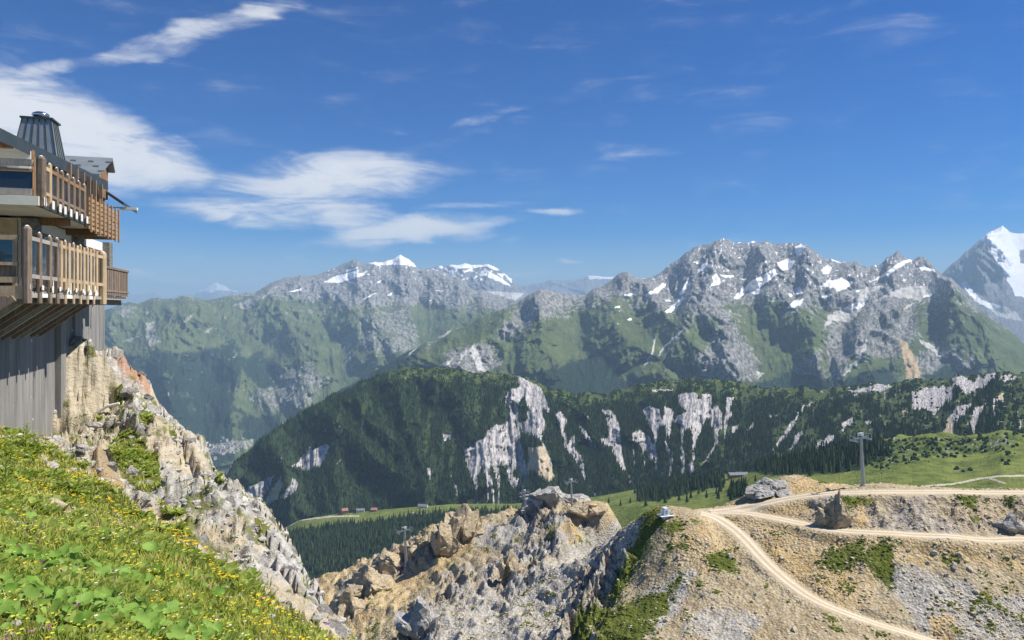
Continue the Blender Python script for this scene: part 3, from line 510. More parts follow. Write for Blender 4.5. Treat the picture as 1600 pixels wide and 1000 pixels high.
# ---- forests: each one a mass of conifers standing on the slopes
def conifer_mat(name, a, b_):
    mt, g, b = material(name)
    n = g.noise(g.pos(), .9, 2, .6)
    col = g.mix(g.m('ADD', g.m('MULTIPLY', g.rnd(), .75), g.m('MULTIPLY', n, .25)), a, b_)
    g.l.new(col, b.inputs['Base Color']); b.inputs['Roughness'].default_value = .95; b.inputs['Specular IOR Level'].default_value = .03
    return mt
M_con = conifer_mat('conifer_needles', (.011, .024, .014), (.075, .11, .036))
M_bush = conifer_mat('alder_scrub', (.02, .038, .014), (.045, .07, .024))
def forest(name, pts, h, mat, label, cat, slim=.19, round_=False):
    me = bpy.data.meshes.new(name); me.from_pydata([tuple(p) for p in pts.tolist()], [], [])
    a = me.attributes.new('h', 'FLOAT', 'POINT'); a.data.foreach_set('value', np.asarray(h, np.float32))
    a = me.attributes.new('spin', 'FLOAT', 'POINT'); a.data.foreach_set('value', (RNG.random(len(pts)) * 6.28).astype(np.float32))
    o = bpy.data.objects.new(name, me); COL.objects.link(o)
    ng = bpy.data.node_groups.new(name, 'GeometryNodeTree'); ng.interface.new_socket('Geometry', in_out='INPUT', socket_type='NodeSocketGeometry'); ng.interface.new_socket('Geometry', in_out='OUTPUT', socket_type='NodeSocketGeometry')
    N, L = ng.nodes, ng.links; gi = N.new('NodeGroupInput'); go = N.new('NodeGroupOutput'); jn = N.new('GeometryNodeJoinGeometry')
    if round_:
        ic = N.new('GeometryNodeMeshIcoSphere'); ic.inputs['Radius'].default_value = .55; ic.inputs['Subdivisions'].default_value = 2
        sp = N.new('GeometryNodeSetPosition'); nz = N.new('ShaderNodeTexNoise'); nz.inputs['Scale'].default_value = 2.6
        vs = N.new('ShaderNodeVectorMath'); vs.operation = 'SUBTRACT'; vs.inputs[1].default_value = (.5, .5, .25); L.new(nz.outputs['Color'], vs.inputs[0])
        L.new(ic.outputs[0], sp.inputs[0]); L.new(vs.outputs[0], sp.inputs['Offset']); L.new(sp.outputs[0], jn.inputs[0])
    else:
        for r, hgt, z in ((slim, .55, .06), (slim * .78, .45, .32), (slim * .5, .36, .64)):
            c = N.new('GeometryNodeMeshCone'); c.inputs['Vertices'].default_value = 6; c.fill_type = 'NONE'
            c.inputs['Radius Bottom'].default_value = r; c.inputs['Depth'].default_value = hgt; c.inputs['Radius Top'].default_value = 0
            t = N.new('GeometryNodeTransform'); t.inputs['Translation'].default_value = (0, 0, z); L.new(c.outputs[0], t.inputs[0]); L.new(t.outputs[0], jn.inputs[0])
    sm_ = N.new('GeometryNodeSetMaterial'); sm_.inputs['Material'].default_value = mat; L.new(jn.outputs[0], sm_.inputs[0])
    ip = N.new('GeometryNodeInstanceOnPoints'); L.new(gi.outputs[0], ip.inputs['Points']); L.new(sm_.outputs[0], ip.inputs['Instance'])
    na = N.new('GeometryNodeInputNamedAttribute'); na.data_type = 'FLOAT'; na.inputs['Name'].default_value = 'h'; L.new(na.outputs[0], ip.inputs['Scale'])
    nb = N.new('GeometryNodeInputNamedAttribute'); nb.data_type = 'FLOAT'; nb.inputs['Name'].default_value = 'spin'; cx = N.new('ShaderNodeCombineXYZ'); L.new(nb.outputs[0], cx.inputs[2]); L.new(cx.outputs[0], ip.inputs['Rotation'])
    L.new(ip.outputs[0], go.inputs[0])
    md = o.modifiers.new('trees', 'NODES'); md.node_group = ng; me.materials.append(mat)
    return tag(o, label, cat, None, 'stuff')
fmask = np.clip(fo - .7 * sm(fbm(fh.U / 7, fh.V / 16, 4, 151), .12, .4), 0, 1) ** 2
pts = fh.sample(fmask, 42000)
forest('hillside_forest', pts, RNG.uniform(4, 12, len(pts)) + 7 * RNG.random(len(pts)) ** 3, M_con, 'dark conifer forest covering the hill with pale scars', 'forest')
pts = fh.sample(np.clip(grassy * (1 - scar) * sm(fbm(fh.U / 8, fh.V / 8, 3, 155), -.1, .3), 0, 1), 7000)
forest('hilltop_scrub', pts, RNG.uniform(2, 6, len(pts)), M_bush, 'green scrub on the grassy parts of the scarred hill', 'shrubs', round_=True)
pts = vm.sample(woods ** 2, 9000)
forest('valley_forest', pts, RNG.uniform(9, 18, len(pts)), M_con, 'dark conifer wood below the green meadow strip', 'forest')
pts = vm.sample(scrub * sm(w2, .0, .3), 800)
forest('meadow_scrub', pts, RNG.uniform(1.5, 4, len(pts)), M_bush, 'low scrub among rocks on the green hummock behind the right pylon', 'shrubs', round_=True)

# ---- single trees around the meadow
M_bark = material('bark')[0]; M_bark.node_tree.nodes['Principled BSDF'].inputs['Base Color'].default_value = (.09, .065, .045, 1)
def crown_mesh():
    V_, F_ = [], []
    for k in range(7):
        z0 = .1 + k * .125; r = .21 * (1 - k / 7.6); n = 9
        b0 = len(V_)
        for i in range(n):
            a = i / n * 6.283 + k; rr = r * (1 + .28 * ((i * 7 + k * 3) % 5 - 2) / 2)
            V_.append((rr * math.cos(a), rr * math.sin(a), z0 - .03 * ((i + k) % 3)))
        V_.append((0, 0, z0 + .22)); F_ += [(b0 + i, b0 + (i + 1) % n, b0 + n) for i in range(n)]
    return V_, F_
cv, cf = crown_mesh()
tree0 = None
TREES = [(1012, 775), (1020, 771), (1034, 778), (1052, 763), (1066, 765), (1080, 778), (1092, 772), (1104, 758), (1118, 772), (1128, 762), (1146, 760), (1156, 764), (1164, 758), (1030, 768), (1046, 775), (1058, 768), (1072, 772), (1086, 765), (1098, 768), (1112, 762), (1126, 768), (1140, 774), (1150, 768), (1160, 775), (1168, 768), (985, 786), (970, 790), (998, 782), (1105, 778), (1122, 780), (1008, 790), (1062, 782), (1132, 756), (1094, 752), (1180, 752), (950, 786), (1040, 786), (1075, 785)]
for i, (u, v) in enumerate(TREES):
    q = vm.find(u, v)
    e = bpy.data.objects.new('conifer_tree', None); COL.objects.link(e); e.location = q; h = 10 + 6 * random.random(); e.scale = (h * 1.15, h * 1.15, h); e.rotation_euler.z = i
    tag(e, 'small dark conifer standing apart on the green meadow behind the dirt track saddle', 'tree', 'conifers scattered on the meadow behind the saddle')
    if i == 0:
        c_ = new_obj('crown', cv, cf, M_con, e)
        tr = new_obj('trunk', [(.02 * math.cos(a), .02 * math.sin(a), z) for z in (-.05, .3) for a in np.linspace(0, 6.283, 6)[:-1]], [(k, (k + 1) % 5, 5 + (k + 1) % 5, 5 + k) for k in range(5)], M_bark, e); tree0 = (c_, tr)
    else:
        for s_ in tree0:
            cc = s_.copy(); COL.objects.link(cc); cc.parent = e

# ---- houses
def plain(name, col, rough=.85, spec=.15, metal=0.0, var=.0, scale=3.0, stretch=(1, 1, 1), bumpd=0.0):
    mt, g, b = material(name); b.inputs['Roughness'].default_value = rough; b.inputs['Specular IOR Level'].default_value = spec; b.inputs['Metallic'].default_value = metal
    if var:
        n = g.noise(g.mapping(g.obj(), stretch), scale, 5, .6)
        g.l.new(g.mix(g.lin(n, .3, .7, 0, 1), tuple(c * (1 - var) for c in col), tuple(min(1, c * (1 + var)) for c in col)), b.inputs['Base Color'])
        if bumpd: g.l.new(g.bump(n, bumpd, .8), b.inputs['Normal'])
    else: b.inputs['Base Color'].default_value = (*col, 1)
    return mt
M_plaster = plain('pale_plaster', (.62, .58, .52), var=.1, scale=.5); M_hroof = plain('slate_roof', (.2, .2, .22), var=.2, scale=.5); M_hwood = plain('house_timber', (.28, .16, .09), var=.2, scale=.5)
M_rroof = plain('rusty_roof', (.36, .17, .14), var=.15, scale=.5); M_win = plain('house_window', (.04, .05, .06), .2, .5)
def house_geo(w, d_, h, rh):
    V_ = [(-w/2, -d_/2, -2), (w/2, -d_/2, -2), (w/2, d_/2, -2), (-w/2, d_/2, -2), (-w/2, -d_/2, h), (w/2, -d_/2, h), (w/2, d_/2, h), (-w/2, d_/2, h), (-w/2, 0, h + rh), (w/2, 0, h + rh)]
    F_ = [(0, 1, 5, 4), (2, 3, 7, 6), (1, 2, 6, 9, 5), (3, 0, 4, 8, 7)]
    o_ = .8; k = rh / (d_ / 2)
    R_ = []
    for s_ in (-1, 1):
        R_ += [(-w/2 - o_, s_ * (d_/2 + o_), h - o_ * k + .25), (w/2 + o_, s_ * (d_/2 + o_), h - o_ * k + .25), (w/2 + o_, 0, h + rh + .3), (-w/2 - o_, 0, h + rh + .3)]
    return V_, F_, R_, [(0, 1, 2, 3), (5, 4, 7, 6)]
def big_house(u, v, w, d_, h, rh, rz, wm, rm, label, nwin=3):
    q = vm.find(u, v); e = bpy.data.objects.new('mountain_hotel', None); COL.objects.link(e); e.location = q; e.rotation_euler.z = rz; tag(e, label, 'building')
    V_, F_, R_, RF = house_geo(w, d_, h, rh)
    new_obj('wall', V_, F_, wm, e); new_obj('roof', R_, RF, rm, e)
    wmesh = None
    for fl in range(max(1, int(h // 3))):
        for i in range(nwin):
            x = (i + .5) / nwin * w - w / 2; z = fl * 3 + 1.2
            if wmesh is None:
                wo = new_obj('window', [(-.8, -.06, 0), (.8, -.06, 0), (.8, -.06, 1.4), (-.8, -.06, 1.4), (-.8, .1, 0), (.8, .1, 0), (.8, .1, 1.4), (-.8, .1, 1.4)], [(0, 1, 2, 3), (3, 2, 6, 7), (1, 5, 6, 2), (4, 0, 3, 7)], M_win, e); wmesh = wo.data
            else:
                wo = bpy.data.objects.new('window', wmesh); COL.objects.link(wo); wo.parent = e
            wo.location = (x, -d_ / 2, z)
big_house(540, 801, 15, 13, 9, 5, .35, M_hwood, M_rroof, 'leftmost chalet building with reddish roof at the meadow strip edge')
big_house(564, 800, 20, 11, 6, 3, .1, M_plaster, M_hroof, 'long pale building beside the meadow strip, second from the left')
big_house(586, 799, 15, 11, 5, 4, .0, M_hwood, M_rroof, 'low brown building by the meadow strip, third from the left', 2)
big_house(662, 793, 24, 10, 5, 4, -.2, M_plaster, M_hroof, 'blue grey roofed lodge by the forest edge, rightmost along the meadow strip')
big_house(1152, 745, 34, 13, 5, 3, .12, M_hwood, M_hroof, 'long dark roofed building behind the rocks beside the saddle', 5)
hv, hf, hr, hrf = house_geo(13, 11, 8, 5)
hm = bpy.data.meshes.new('village_house'); hm.from_pydata(hv + hr, [], hf + [tuple(i + len(hv) for i in f_) for f_ in hrf]); hm.materials.append(M_plaster); hm.materials.append(M_hroof)
hm.polygons.foreach_set('material_index', [0] * len(hf) + [1] * len(hrf))
for i in range(70):
    u = random.gauss(337, 22); v = 703 - (u - 337) * .12 + random.gauss(0, 6)
    if not (298 < u < 392 and 684 < v < 722): continue
    q = lm.find(u, v); o = bpy.data.objects.new('village_house', hm); COL.objects.link(o); o.location = q + np.array([random.uniform(-14, 14), random.uniform(-14, 14), 1]); o.rotation_euler.z = random.uniform(0, 3.14); s_ = random.uniform(.9, 1.7); o.scale = (s_, s_, s_)
    tag(o, 'tiny pale house of the village on the valley floor beside the rock crest', 'house', 'houses of the valley village')
# ------------------------------------------------------------------ middle distance: the stony spur with its tracks
def tps(pts):
    P = np.array(pts); n = len(P); X = P[:, :2]; sc = np.abs(X).max(); Xn = X / sc
    def ker(r2): return np.where(r2 > 1e-12, r2 * np.log(r2 + 1e-12), 0)
    K = ker(((Xn[:, None] - Xn[None]) ** 2).sum(-1)) + 1e-5 * np.eye(n)
    A = np.zeros((n + 3, n + 3)); A[:n, :n] = K; A[:n, n] = 1; A[:n, n + 1:] = Xn; A[n, :n] = 1; A[n + 1:, :n] = Xn.T
    w = np.linalg.solve(A, np.concatenate([P[:, 2], np.zeros(3)]))
    def f(x, y):
        x = np.asarray(x, float) / sc; y = np.asarray(y, float) / sc; sh = np.broadcast(x, y).shape
        x = np.broadcast_to(x, sh).ravel(); y = np.broadcast_to(y, sh).ravel(); out = w[n] + w[n + 1] * x + w[n + 2] * y
        for i in range(n): out = out + w[i] * ker((x - Xn[i, 0]) ** 2 + (y - Xn[i, 1]) ** 2)
        return out.reshape(sh)
    return f
SKY5 = [(1700, 766, 190), (1620, 767, 190), (1450, 766, 192), (1350, 759, 197), (1280, 757, 208), (1240, 745, 226), (1205, 752, 224), (1170, 772, 215), (1120, 796, 202), (1085, 797, 198), (1040, 803, 192), (1010, 806, 196), (980, 826, 206)]
SKY5B = [(495, 905, 332), (530, 893, 335), (560, 880, 337), (600, 862, 338), (640, 846, 338), (675, 822, 338), (720, 812, 335), (760, 816, 345), (800, 803, 365), (840, 795, 345), (893, 796, 312), (930, 797, 312), (955, 812, 296)]
MID = SKY5 + SKY5B + [(1600, 843, 170), (1500, 838, 170), (1400, 835, 172), (1300, 828, 178), (1240, 815, 186), (1180, 803, 194), (1600, 782, 184), (1500, 782, 185), (1400, 785, 186), (1600, 832, 175), (1500, 829, 175), (1400, 826, 176),
       (1600, 1000, 150), (1450, 1000, 148), (1300, 1000, 144), (1150, 1000, 147), (1000, 1000, 152), (1600, 920, 160), (1450, 920, 159), (1350, 880, 166), (1280, 880, 169), (1130, 815, 192), (1170, 850, 180), (1210, 890, 170), (1250, 925, 161), (1300, 950, 155), (1380, 980, 150),
       (1100, 900, 171), (1000, 900, 182), (1060, 850, 183), (960, 835, 212), (930, 880, 210), (900, 950, 190), (850, 900, 232), (850, 1000, 176), (800, 950, 214), (700, 1000, 192), (700, 930, 242), (620, 1000, 206), (560, 940, 275), (520, 960, 275),
       (632, 884, 312), (870, 840, 282), (800, 860, 287), (740, 880, 282), (640, 920, 285),
       (1650, 1150, 126), (1300, 1150, 122), (1000, 1150, 128), (700, 1150, 164), (550, 1120, 190), (440, 1080, 225), (440, 960, 300)]
mp = [at(*p) for p in MID]
for u, v, Y in SKY5: q = at(u, v, Y); mp += [q + np.array([q[0] / Y * 22, 22, -9.]), q + np.array([q[0] / Y * 80, 80, -62.])]
for u, v, Y in SKY5B[::2]: q = at(u, v, Y); mp += [q + np.array([q[0] / Y * 25, 25, -16.]), q + np.array([q[0] / Y * 80, 80, -90.])]
midbase = tps(mp)
def mid_uv(u, v, Y0=110, Y1=420):                # first hit of a bearing with the smooth spur
    Y = np.linspace(Y0, Y1, 1600); x = (u - 800) / F * Y; zz = (HV - v) / F * Y; k = np.argmax(midbase(x, Y) >= zz); return np.array([x[k], Y[k], zz[k]])
ROADS = {'upper': ([(1680, 771), (1600, 770), (1520, 770), (1450, 769), (1390, 769), (1340, 770), (1290, 772), (1240, 778), (1190, 788), (1150, 795), (1110, 800)], 2.6),
         'middle': ([(1680, 846), (1600, 842), (1500, 838), (1420, 836), (1360, 833), (1300, 828), (1250, 818), (1200, 808), (1150, 801), (1110, 800)], 2.3),
         'lower': ([(1095, 802), (1120, 810), (1145, 826), (1170, 850), (1190, 872), (1212, 893), (1240, 916), (1270, 936), (1310, 954), (1360, 973), (1420, 991), (1480, 1010), (1540, 1030)], 1.7)}
def smooth_line(P, n=12):
    out = []
    for i in range(len(P) - 1):
        p0, p1, p2, p3 = P[max(i - 1, 0)], P[i], P[i + 1], P[min(i + 2, len(P) - 1)]
        for k in range(n):
            t = k / n; out.append(.5 * ((2 * p1) + (p2 - p0) * t + (2 * p0 - 5 * p1 + 4 * p2 - p3) * t * t + (3 * p1 - p0 - 3 * p2 + p3) * t ** 3))
    out.append(P[-1]); return np.array(out)
for k, (pl_, w) in ROADS.items():
    P = smooth_line(np.array([mid_uv(u, v) for u, v in pl_])); P[:, 2] = midbase(P[:, 0], P[:, 1])
    zs = P[:, 2].copy()
    for _ in range(12): zs[1:-1] = (zs[:-2] + zs[1:-1] * 2 + zs[2:]) / 4
    P[:, 2] = zs; ROADS[k] = (P, w)
nu, ny = 560, 410
us = np.linspace(400, 1690, nu); Ys = np.concatenate([np.geomspace(115, 250, 280), np.geomspace(250, 440, 131)[1:]])
GX = (us[None, :] - 800) / F * Ys[:, None]; GY = np.repeat(Ys[:, None], nu, 1); GZ = midbase(GX, GY)
U0, V0 = 800 + F * GX / GY, HV - F * GZ / GY
w1 = fbm(GX / 16, GY / 16, 5, 201); w2 = fbm(GX / 4.5, GY / 4.5, 4, 202)
CRAG = [[(500, 960), (540, 900), (600, 860), (640, 842), (690, 830), (700, 870), (640, 880), (600, 905), (560, 950), (520, 975)], [(610, 1010), (640, 950), (690, 930), (700, 960), (680, 1010)], [(760, 900), (800, 850), (860, 830), (900, 850), (850, 900), (780, 950)], [(860, 1010), (900, 900), (960, 850), (990, 870), (950, 950), (930, 1010)],
        [(1350, 776), (1450, 772), (1620, 772), (1620, 834), (1450, 832), (1350, 826)], [(1260, 775), (1340, 772), (1345, 826), (1270, 820)], [(690, 900), (740, 880), (760, 920), (700, 950)], [(800, 800), (870, 790), (900, 820), (820, 830)], [(905, 805), (945, 805), (940, 830), (900, 840)]]
crag = patches(U0 + 14 * w2, V0 + 12 * w1, CRAG, 10)
dl = (GX * .8 + GY * .35)
strata = ridged((GX + 2.5 * w2) / 9, (GY * .7 - GZ) / 14, 5, 211)
bq = (GX * .35 + GY * .25 + GZ + 1.6 * w1 + .5 * w2) / 2.8; saw = bq - np.floor(bq)
bq2 = (GX * .9 - GY * .3 + GZ * .6 + .8 * w2) / 1.7; saw2 = bq2 - np.floor(bq2)
dz = 1.5 * w1 + .55 * w2 + (1.5 * crag + .5 * (1 - sm(U0, 900, 1050))) * ((saw - .5) * 1.1 + (saw2 - .5) * .55) * np.where(U0 > 1200, .5, 1) + crag * np.where(U0 > 1200, .45, 1.0) * (5.5 * (strata - .35) + 1.2 * ridged(GX / 3, GY / 3, 4, 213)) + .25 * ridged(GX / 2.2, GY / 2.2, 3, 215)
left = 1 - sm(U0, 900, 1050)
dz += left * (2.6 * (ridged(GX / 14 + .5 * w1, GY / 26, 6, 217) - .4) + 1.1 * .4 * (ridged(GX / 4.5 + .3 * w2, GY / 8, 4, 219) - .4))
rd = np.full(GX.shape, 1e9)
for k, (P, w) in ROADS.items():
    dist = np.full(GX.shape, 1e9); zz = np.zeros(GX.shape)
    Q = P[::3]
    for a, b in zip(Q[:-1], Q[1:]):
        e_ = (b - a)[:2]; t = np.clip(((GX - a[0]) * e_[0] + (GY - a[1]) * e_[1]) / (e_ @ e_ + 1e-9), 0, 1)
        dd = np.hypot(GX - a[0] - t * e_[0], GY - a[1] - t * e_[1]); m_ = dd < dist; dist = np.where(m_, dd, dist); zz = np.where(m_, a[2] + (b[2] - a[2]) * t, zz)
    bl = 1 - sm(dist, w * 1.15, w * 2.3); GZ = GZ + dz * 0; GZ = GZ * (1 - bl) + zz * bl; dz = dz * (1 - bl * .97); rd = np.minimum(rd, dist / w)
GZ = GZ + dz
def mid_h(x, y):
    """height of the finished ground at plan position (bilinear on the polar grid)"""
    x = np.atleast_1d(x); y = np.atleast_1d(y)
    c = np.clip((800 + F * x / y - us[0]) / (us[1] - us[0]), 0, nu - 1.001); r = np.clip(np.interp(y, Ys, np.arange(ny)), 0, ny - 1.001)
    c0 = c.astype(int); r0 = r.astype(int); a = c - c0; b = r - r0
    return (GZ[r0, c0] * (1 - a) + GZ[r0, c0 + 1] * a) * (1 - b) + (GZ[r0 + 1, c0] * (1 - a) + GZ[r0 + 1, c0 + 1] * a) * b
def mid_hit(u, v):
    """first ground point seen at bearing u, height v"""
    Y = np.linspace(118, 430, 2500); x = (u - 800) / F * Y; z = mid_h(x, Y); k = np.argmax(z >= (HV - v) / F * Y)
    return np.array([x[k], Y[k], z[k]])
U, V = 800 + F * GX / GY, HV - F * GZ / GY
greyP = [[(640, 1010), (700, 930), (780, 870), (840, 850), (880, 850), (960, 815), (1000, 800), (1020, 810), (1000, 860), (960, 930), (930, 1010)], [(700, 830), (780, 815), (850, 800), (860, 830), (790, 860), (720, 850)], [(1370, 900), (1420, 880), (1480, 900), (1540, 940), (1620, 930), (1620, 1010), (1440, 1010), (1420, 950)], [(1060, 990), (1080, 950), (1200, 960), (1160, 1010)], [(1010, 920), (1100, 880), (1060, 960), (1000, 1000)]]
grey = patches(U + 16 * w2, V + 16 * w1, greyP, 14)
tanP = [[(495, 900), (600, 858), (690, 780), (760, 790), (740, 860), (660, 920), (560, 1000), (500, 980)], [(890, 770), (960, 800), (930, 830), (890, 850), (880, 820)], [(1080, 800), (1250, 740), (1350, 765), (1620, 770), (1620, 900), (1500, 880), (1380, 880), (1350, 960), (1240, 930), (1180, 860), (1110, 815)], [(1040, 830), (1110, 815), (1160, 860), (1120, 900), (1060, 880)]]
tan = patches(U + 14 * w2, V + 14 * w1, tanP, 14)
grsP = [[(1000, 795), (1035, 793), (1040, 815), (1020, 840), (1000, 880), (970, 930), (940, 960), (955, 920), (980, 860), (1000, 830)], [(930, 960), (980, 945), (1040, 925), (1060, 905), (1040, 950), (1000, 1000), (930, 1010)], [(1300, 860), (1345, 845), (1350, 875), (1310, 895), (1280, 890)], [(1345, 870), (1385, 845), (1395, 880), (1390, 920), (1360, 890)], [(1310, 773), (1365, 774), (1362, 786), (1320, 792)], [(1040, 818), (1070, 818), (1060, 830), (1040, 840)],
        [(855, 820), (870, 830), (855, 850)], [(1100, 870), (1140, 860), (1150, 890), (1110, 885)], [(1490, 775), (1530, 775), (1520, 800)], [(1560, 772), (1590, 772), (1580, 790)], [(900, 960), (940, 930), (920, 1000), (890, 1010)]]
grs = np.clip(patches(U + 9 * w2, V + 9 * w1, grsP, 13) * 1.05, 0, 1)
grs = np.maximum(grs, .62 * sm(w2 + .6 * w1, .22, .45) * (1 - sm(rd, 2.5, 1.2)))
och = np.clip(patches(U + 9 * w2, V + 8 * w1, [[(1190, 850), (1280, 870), (1330, 920), (1300, 945), (1250, 915), (1210, 880)], [(1330, 790), (1380, 785), (1390, 825), (1330, 820)], [(870, 850), (920, 820), (955, 812), (900, 850), (860, 880)], [(1380, 790), (1480, 778), (1560, 782), (1590, 800), (1540, 830), (1380, 828)], [(1450, 965), (1480, 960), (1500, 985), (1490, 1005), (1455, 1005)], [(1100, 800), (1200, 770), (1260, 750), (1300, 770), (1180, 800)]], 10), 0, 1)
roadside = 1 - sm(rd + .25 * w2, 1.0, 1.7)
mtm, g, b = material('stony_spur')
p = g.pos(); A = g.sep(g.attr('mA', 'Color')); B = g.sep(g.attr('mB', 'Color'))
n1 = g.noise(p, .16, 6, .65); n2 = g.noise(p, .9, 5, .65); n3 = g.noise(p, .045, 4, .55); vo = g.vor(p, 1.5); vo2 = g.vor(p, .55); st = g.noise(g.mapping(p, (1, .5, 2.2), (0, .5, .4)), .5, 6, .68, .5)
jit = g.m('MULTIPLY', g.m('SUBTRACT', g.m('ADD', g.m('MULTIPLY', n1, .5), g.m('MULTIPLY', n2, .5)), .5), 4.0)
def msk(x, w=.14, k=1.0): return g.step(g.m('ADD', x, g.m('MULTIPLY', jit, k)), .5 - w, .5 + w)
base = g.mix(g.step(n1, .35, .65), (.34, .265, .155), (.47, .39, .255))
greyc = g.mix(g.step(st, .35, .65), (.29, .275, .25), (.50, .475, .435))
tanc = g.mix(g.step(n1, .35, .65), (.42, .295, .14), (.56, .43, .24))
col = g.mix(msk(B[0], .2), base, greyc); col = g.mix(msk(B[1], .2), col, tanc)
col = g.mix(msk(A[1], .2), col, g.mix(n1, (.47, .31, .12), (.58, .43, .22)))
# single stones in the rubble: light and dark
col = g.mix(g.m('MULTIPLY', g.step(g.vor(p, 1.5, 'F1', 'Color'), .55, .9), .55), col, (.56, .50, .39))
col = g.mix(g.m('MULTIPLY', g.step(vo, .45, .65), .35), col, (.16, .13, .09))
rockc = g.mix(g.step(st, .38, .62), g.mix(g.step(n3, .4, .6), (.22, .19, .15), (.2, .2, .2)), g.mix(g.step(n3, .4, .6), (.48, .40, .28), (.42, .41, .39)))
col = g.mix(g.m('MULTIPLY', msk(A[2]), .8), col, rockc)
gcol = g.mix(g.step(n2, .3, .7), (.07, .095, .018), (.15, .165, .035))
col = g.mix(msk(A[0], .12), col, gcol)
col = g.mix(g.m('MULTIPLY', B[2], .8), col, g.mix(n2, (.42, .35, .24), (.52, .45, .33)))
g.l.new(col, b.inputs['Base Color'])
hgt = g.m('ADD', g.m('ADD', g.m('MULTIPLY', n2, .5), g.m('MULTIPLY', st, .8)), g.m('MULTIPLY', g.m('SUBTRACT', .5, vo), .5))
g.l.new(g.bump(hgt, .55, 1.0), b.inputs['Normal']); b.inputs['Roughness'].default_value = .95; b.inputs['Specular IOR Level'].default_value = .05
spur_o = np_mesh('stony_spur', np.stack([GX, GY, GZ], -1).reshape(-1, 3), grid_faces(ny, nu), mtm)
set_attr(spur_o, 'mA', (grs, och, crag)); set_attr(spur_o, 'mB', (grey, tan, roadside)); tag(spur_o, None, None, None, 'structure')

# ---- dirt tracks
mtr, g, b = material('dirt_track'); p = g.pos(); n1 = g.noise(p, .35, 6, .65); n2 = g.noise(p, 2.2, 4, .6)
rut = g.m('ABSOLUTE', g.m('SUBTRACT', g.m('ABSOLUTE', g.attr('across')), .45)); rutm = g.step(g.m('ADD', rut, g.m('MULTIPLY', g.m('SUBTRACT', n1, .5), .5)), .12, .3)
g.l.new(g.mix(g.m('MULTIPLY', g.step(n2, .5, .72), .45), g.mix(rutm, g.mix(g.step(n1, .35, .65), (.56, .48, .35), (.66, .585, .46)), g.mix(n1, (.36, .29, .19), (.56, .47, .33))), (.34, .28, .2)), b.inputs['Base Color']); g.l.new(g.bump(n2, .12, .7), b.inputs['Normal'])
for k, nm in (('upper', 'dirt_track_upper'), ('middle', 'dirt_track_middle'), ('lower', 'dirt_track_lower')):
    P, w = ROADS[k]; P = smooth_line(P, 2); T = np.gradient(P[:, :2], axis=0); T /= np.linalg.norm(T, axis=1)[:, None]; Nn = np.stack([-T[:, 1], T[:, 0]], 1); s_ = np.arange(len(P)) * .35
    rows = []
    for j, f_ in enumerate(np.linspace(-1, 1, 13)):
        ww = w * (1 + .16 * fbm(s_, s_ * 0 + (2 if f_ > 0 else 7), 4, 221) + .05 * perlin(s_ * 6, s_ * 0 + (f_ > 0), 3))
        if k == 'lower': ww = ww * np.interp(np.arange(len(P)) / len(P), [0, .25, 1], [1.5, 1.1, .85])
        x = P[:, 0] + Nn[:, 0] * f_ * ww; y = P[:, 1] + Nn[:, 1] * f_ * ww
        z = mid_h(x, y) + .10 * (1 - abs(f_) ** 6) - .03 * (abs(abs(f_) - .45) < .1); rows.append(np.stack([x, y, z], 1))
    o = np_mesh(nm, np.stack(rows, 0).reshape(-1, 3), grid_faces(13, len(P)), mtr); ra = o.data.attributes.new('across', 'FLOAT', 'POINT'); ra.data.foreach_set('value', np.repeat(np.linspace(-1, 1, 13), len(P)).astype(np.float32)); tag(o, None, None, None, 'structure')

# ---- rocks
def rock_mat(name, a, b_, c, sc=1.0, moss=None):
    mt, g, b = material(name); p = g.obj(); n1 = g.noise(p, .9 * sc, 6, .65); st = g.noise(g.mapping(p, (1, 1, 2.6), (.4, .3, 0)), 1.6 * sc, 6, .68, .6); n2 = g.noise(p, 7 * sc, 4, .6)
    col = g.mix(g.step(st, .33, .66), a, b_); col = g.mix(g.m('MULTIPLY', g.step(n1, .5, .68), .7), col, c); col = g.mix(g.m('MULTIPLY', g.step(n2, .56, .74), .5), col, tuple(x * .4 for x in a))
    if moss: col = g.mix(g.m('MULTIPLY', g.step(g.noise(p, .5 * sc, 5, .6), .56, .66), .9), col, moss)
    g.l.new(col, b.inputs['Base Color']); g.l.new(g.bump(g.m('ADD', st, g.m('MULTIPLY', n2, .4)), .35 / sc, 1.0), b.inputs['Normal']); b.inputs['Specular IOR Level'].default_value = .05; return mt
M_tanrock = rock_mat('tan_rock', (.38, .30, .19), (.60, .50, .34), (.48, .42, .33), .35); M_greyrock = rock_mat('grey_rock', (.31, .30, .28), (.54, .52, .49), (.45, .40, .33), .35)
M_boulder = rock_mat('boulder_rock', (.46, .40, .30), (.64, .58, .47), (.52, .44, .31), 1.5)
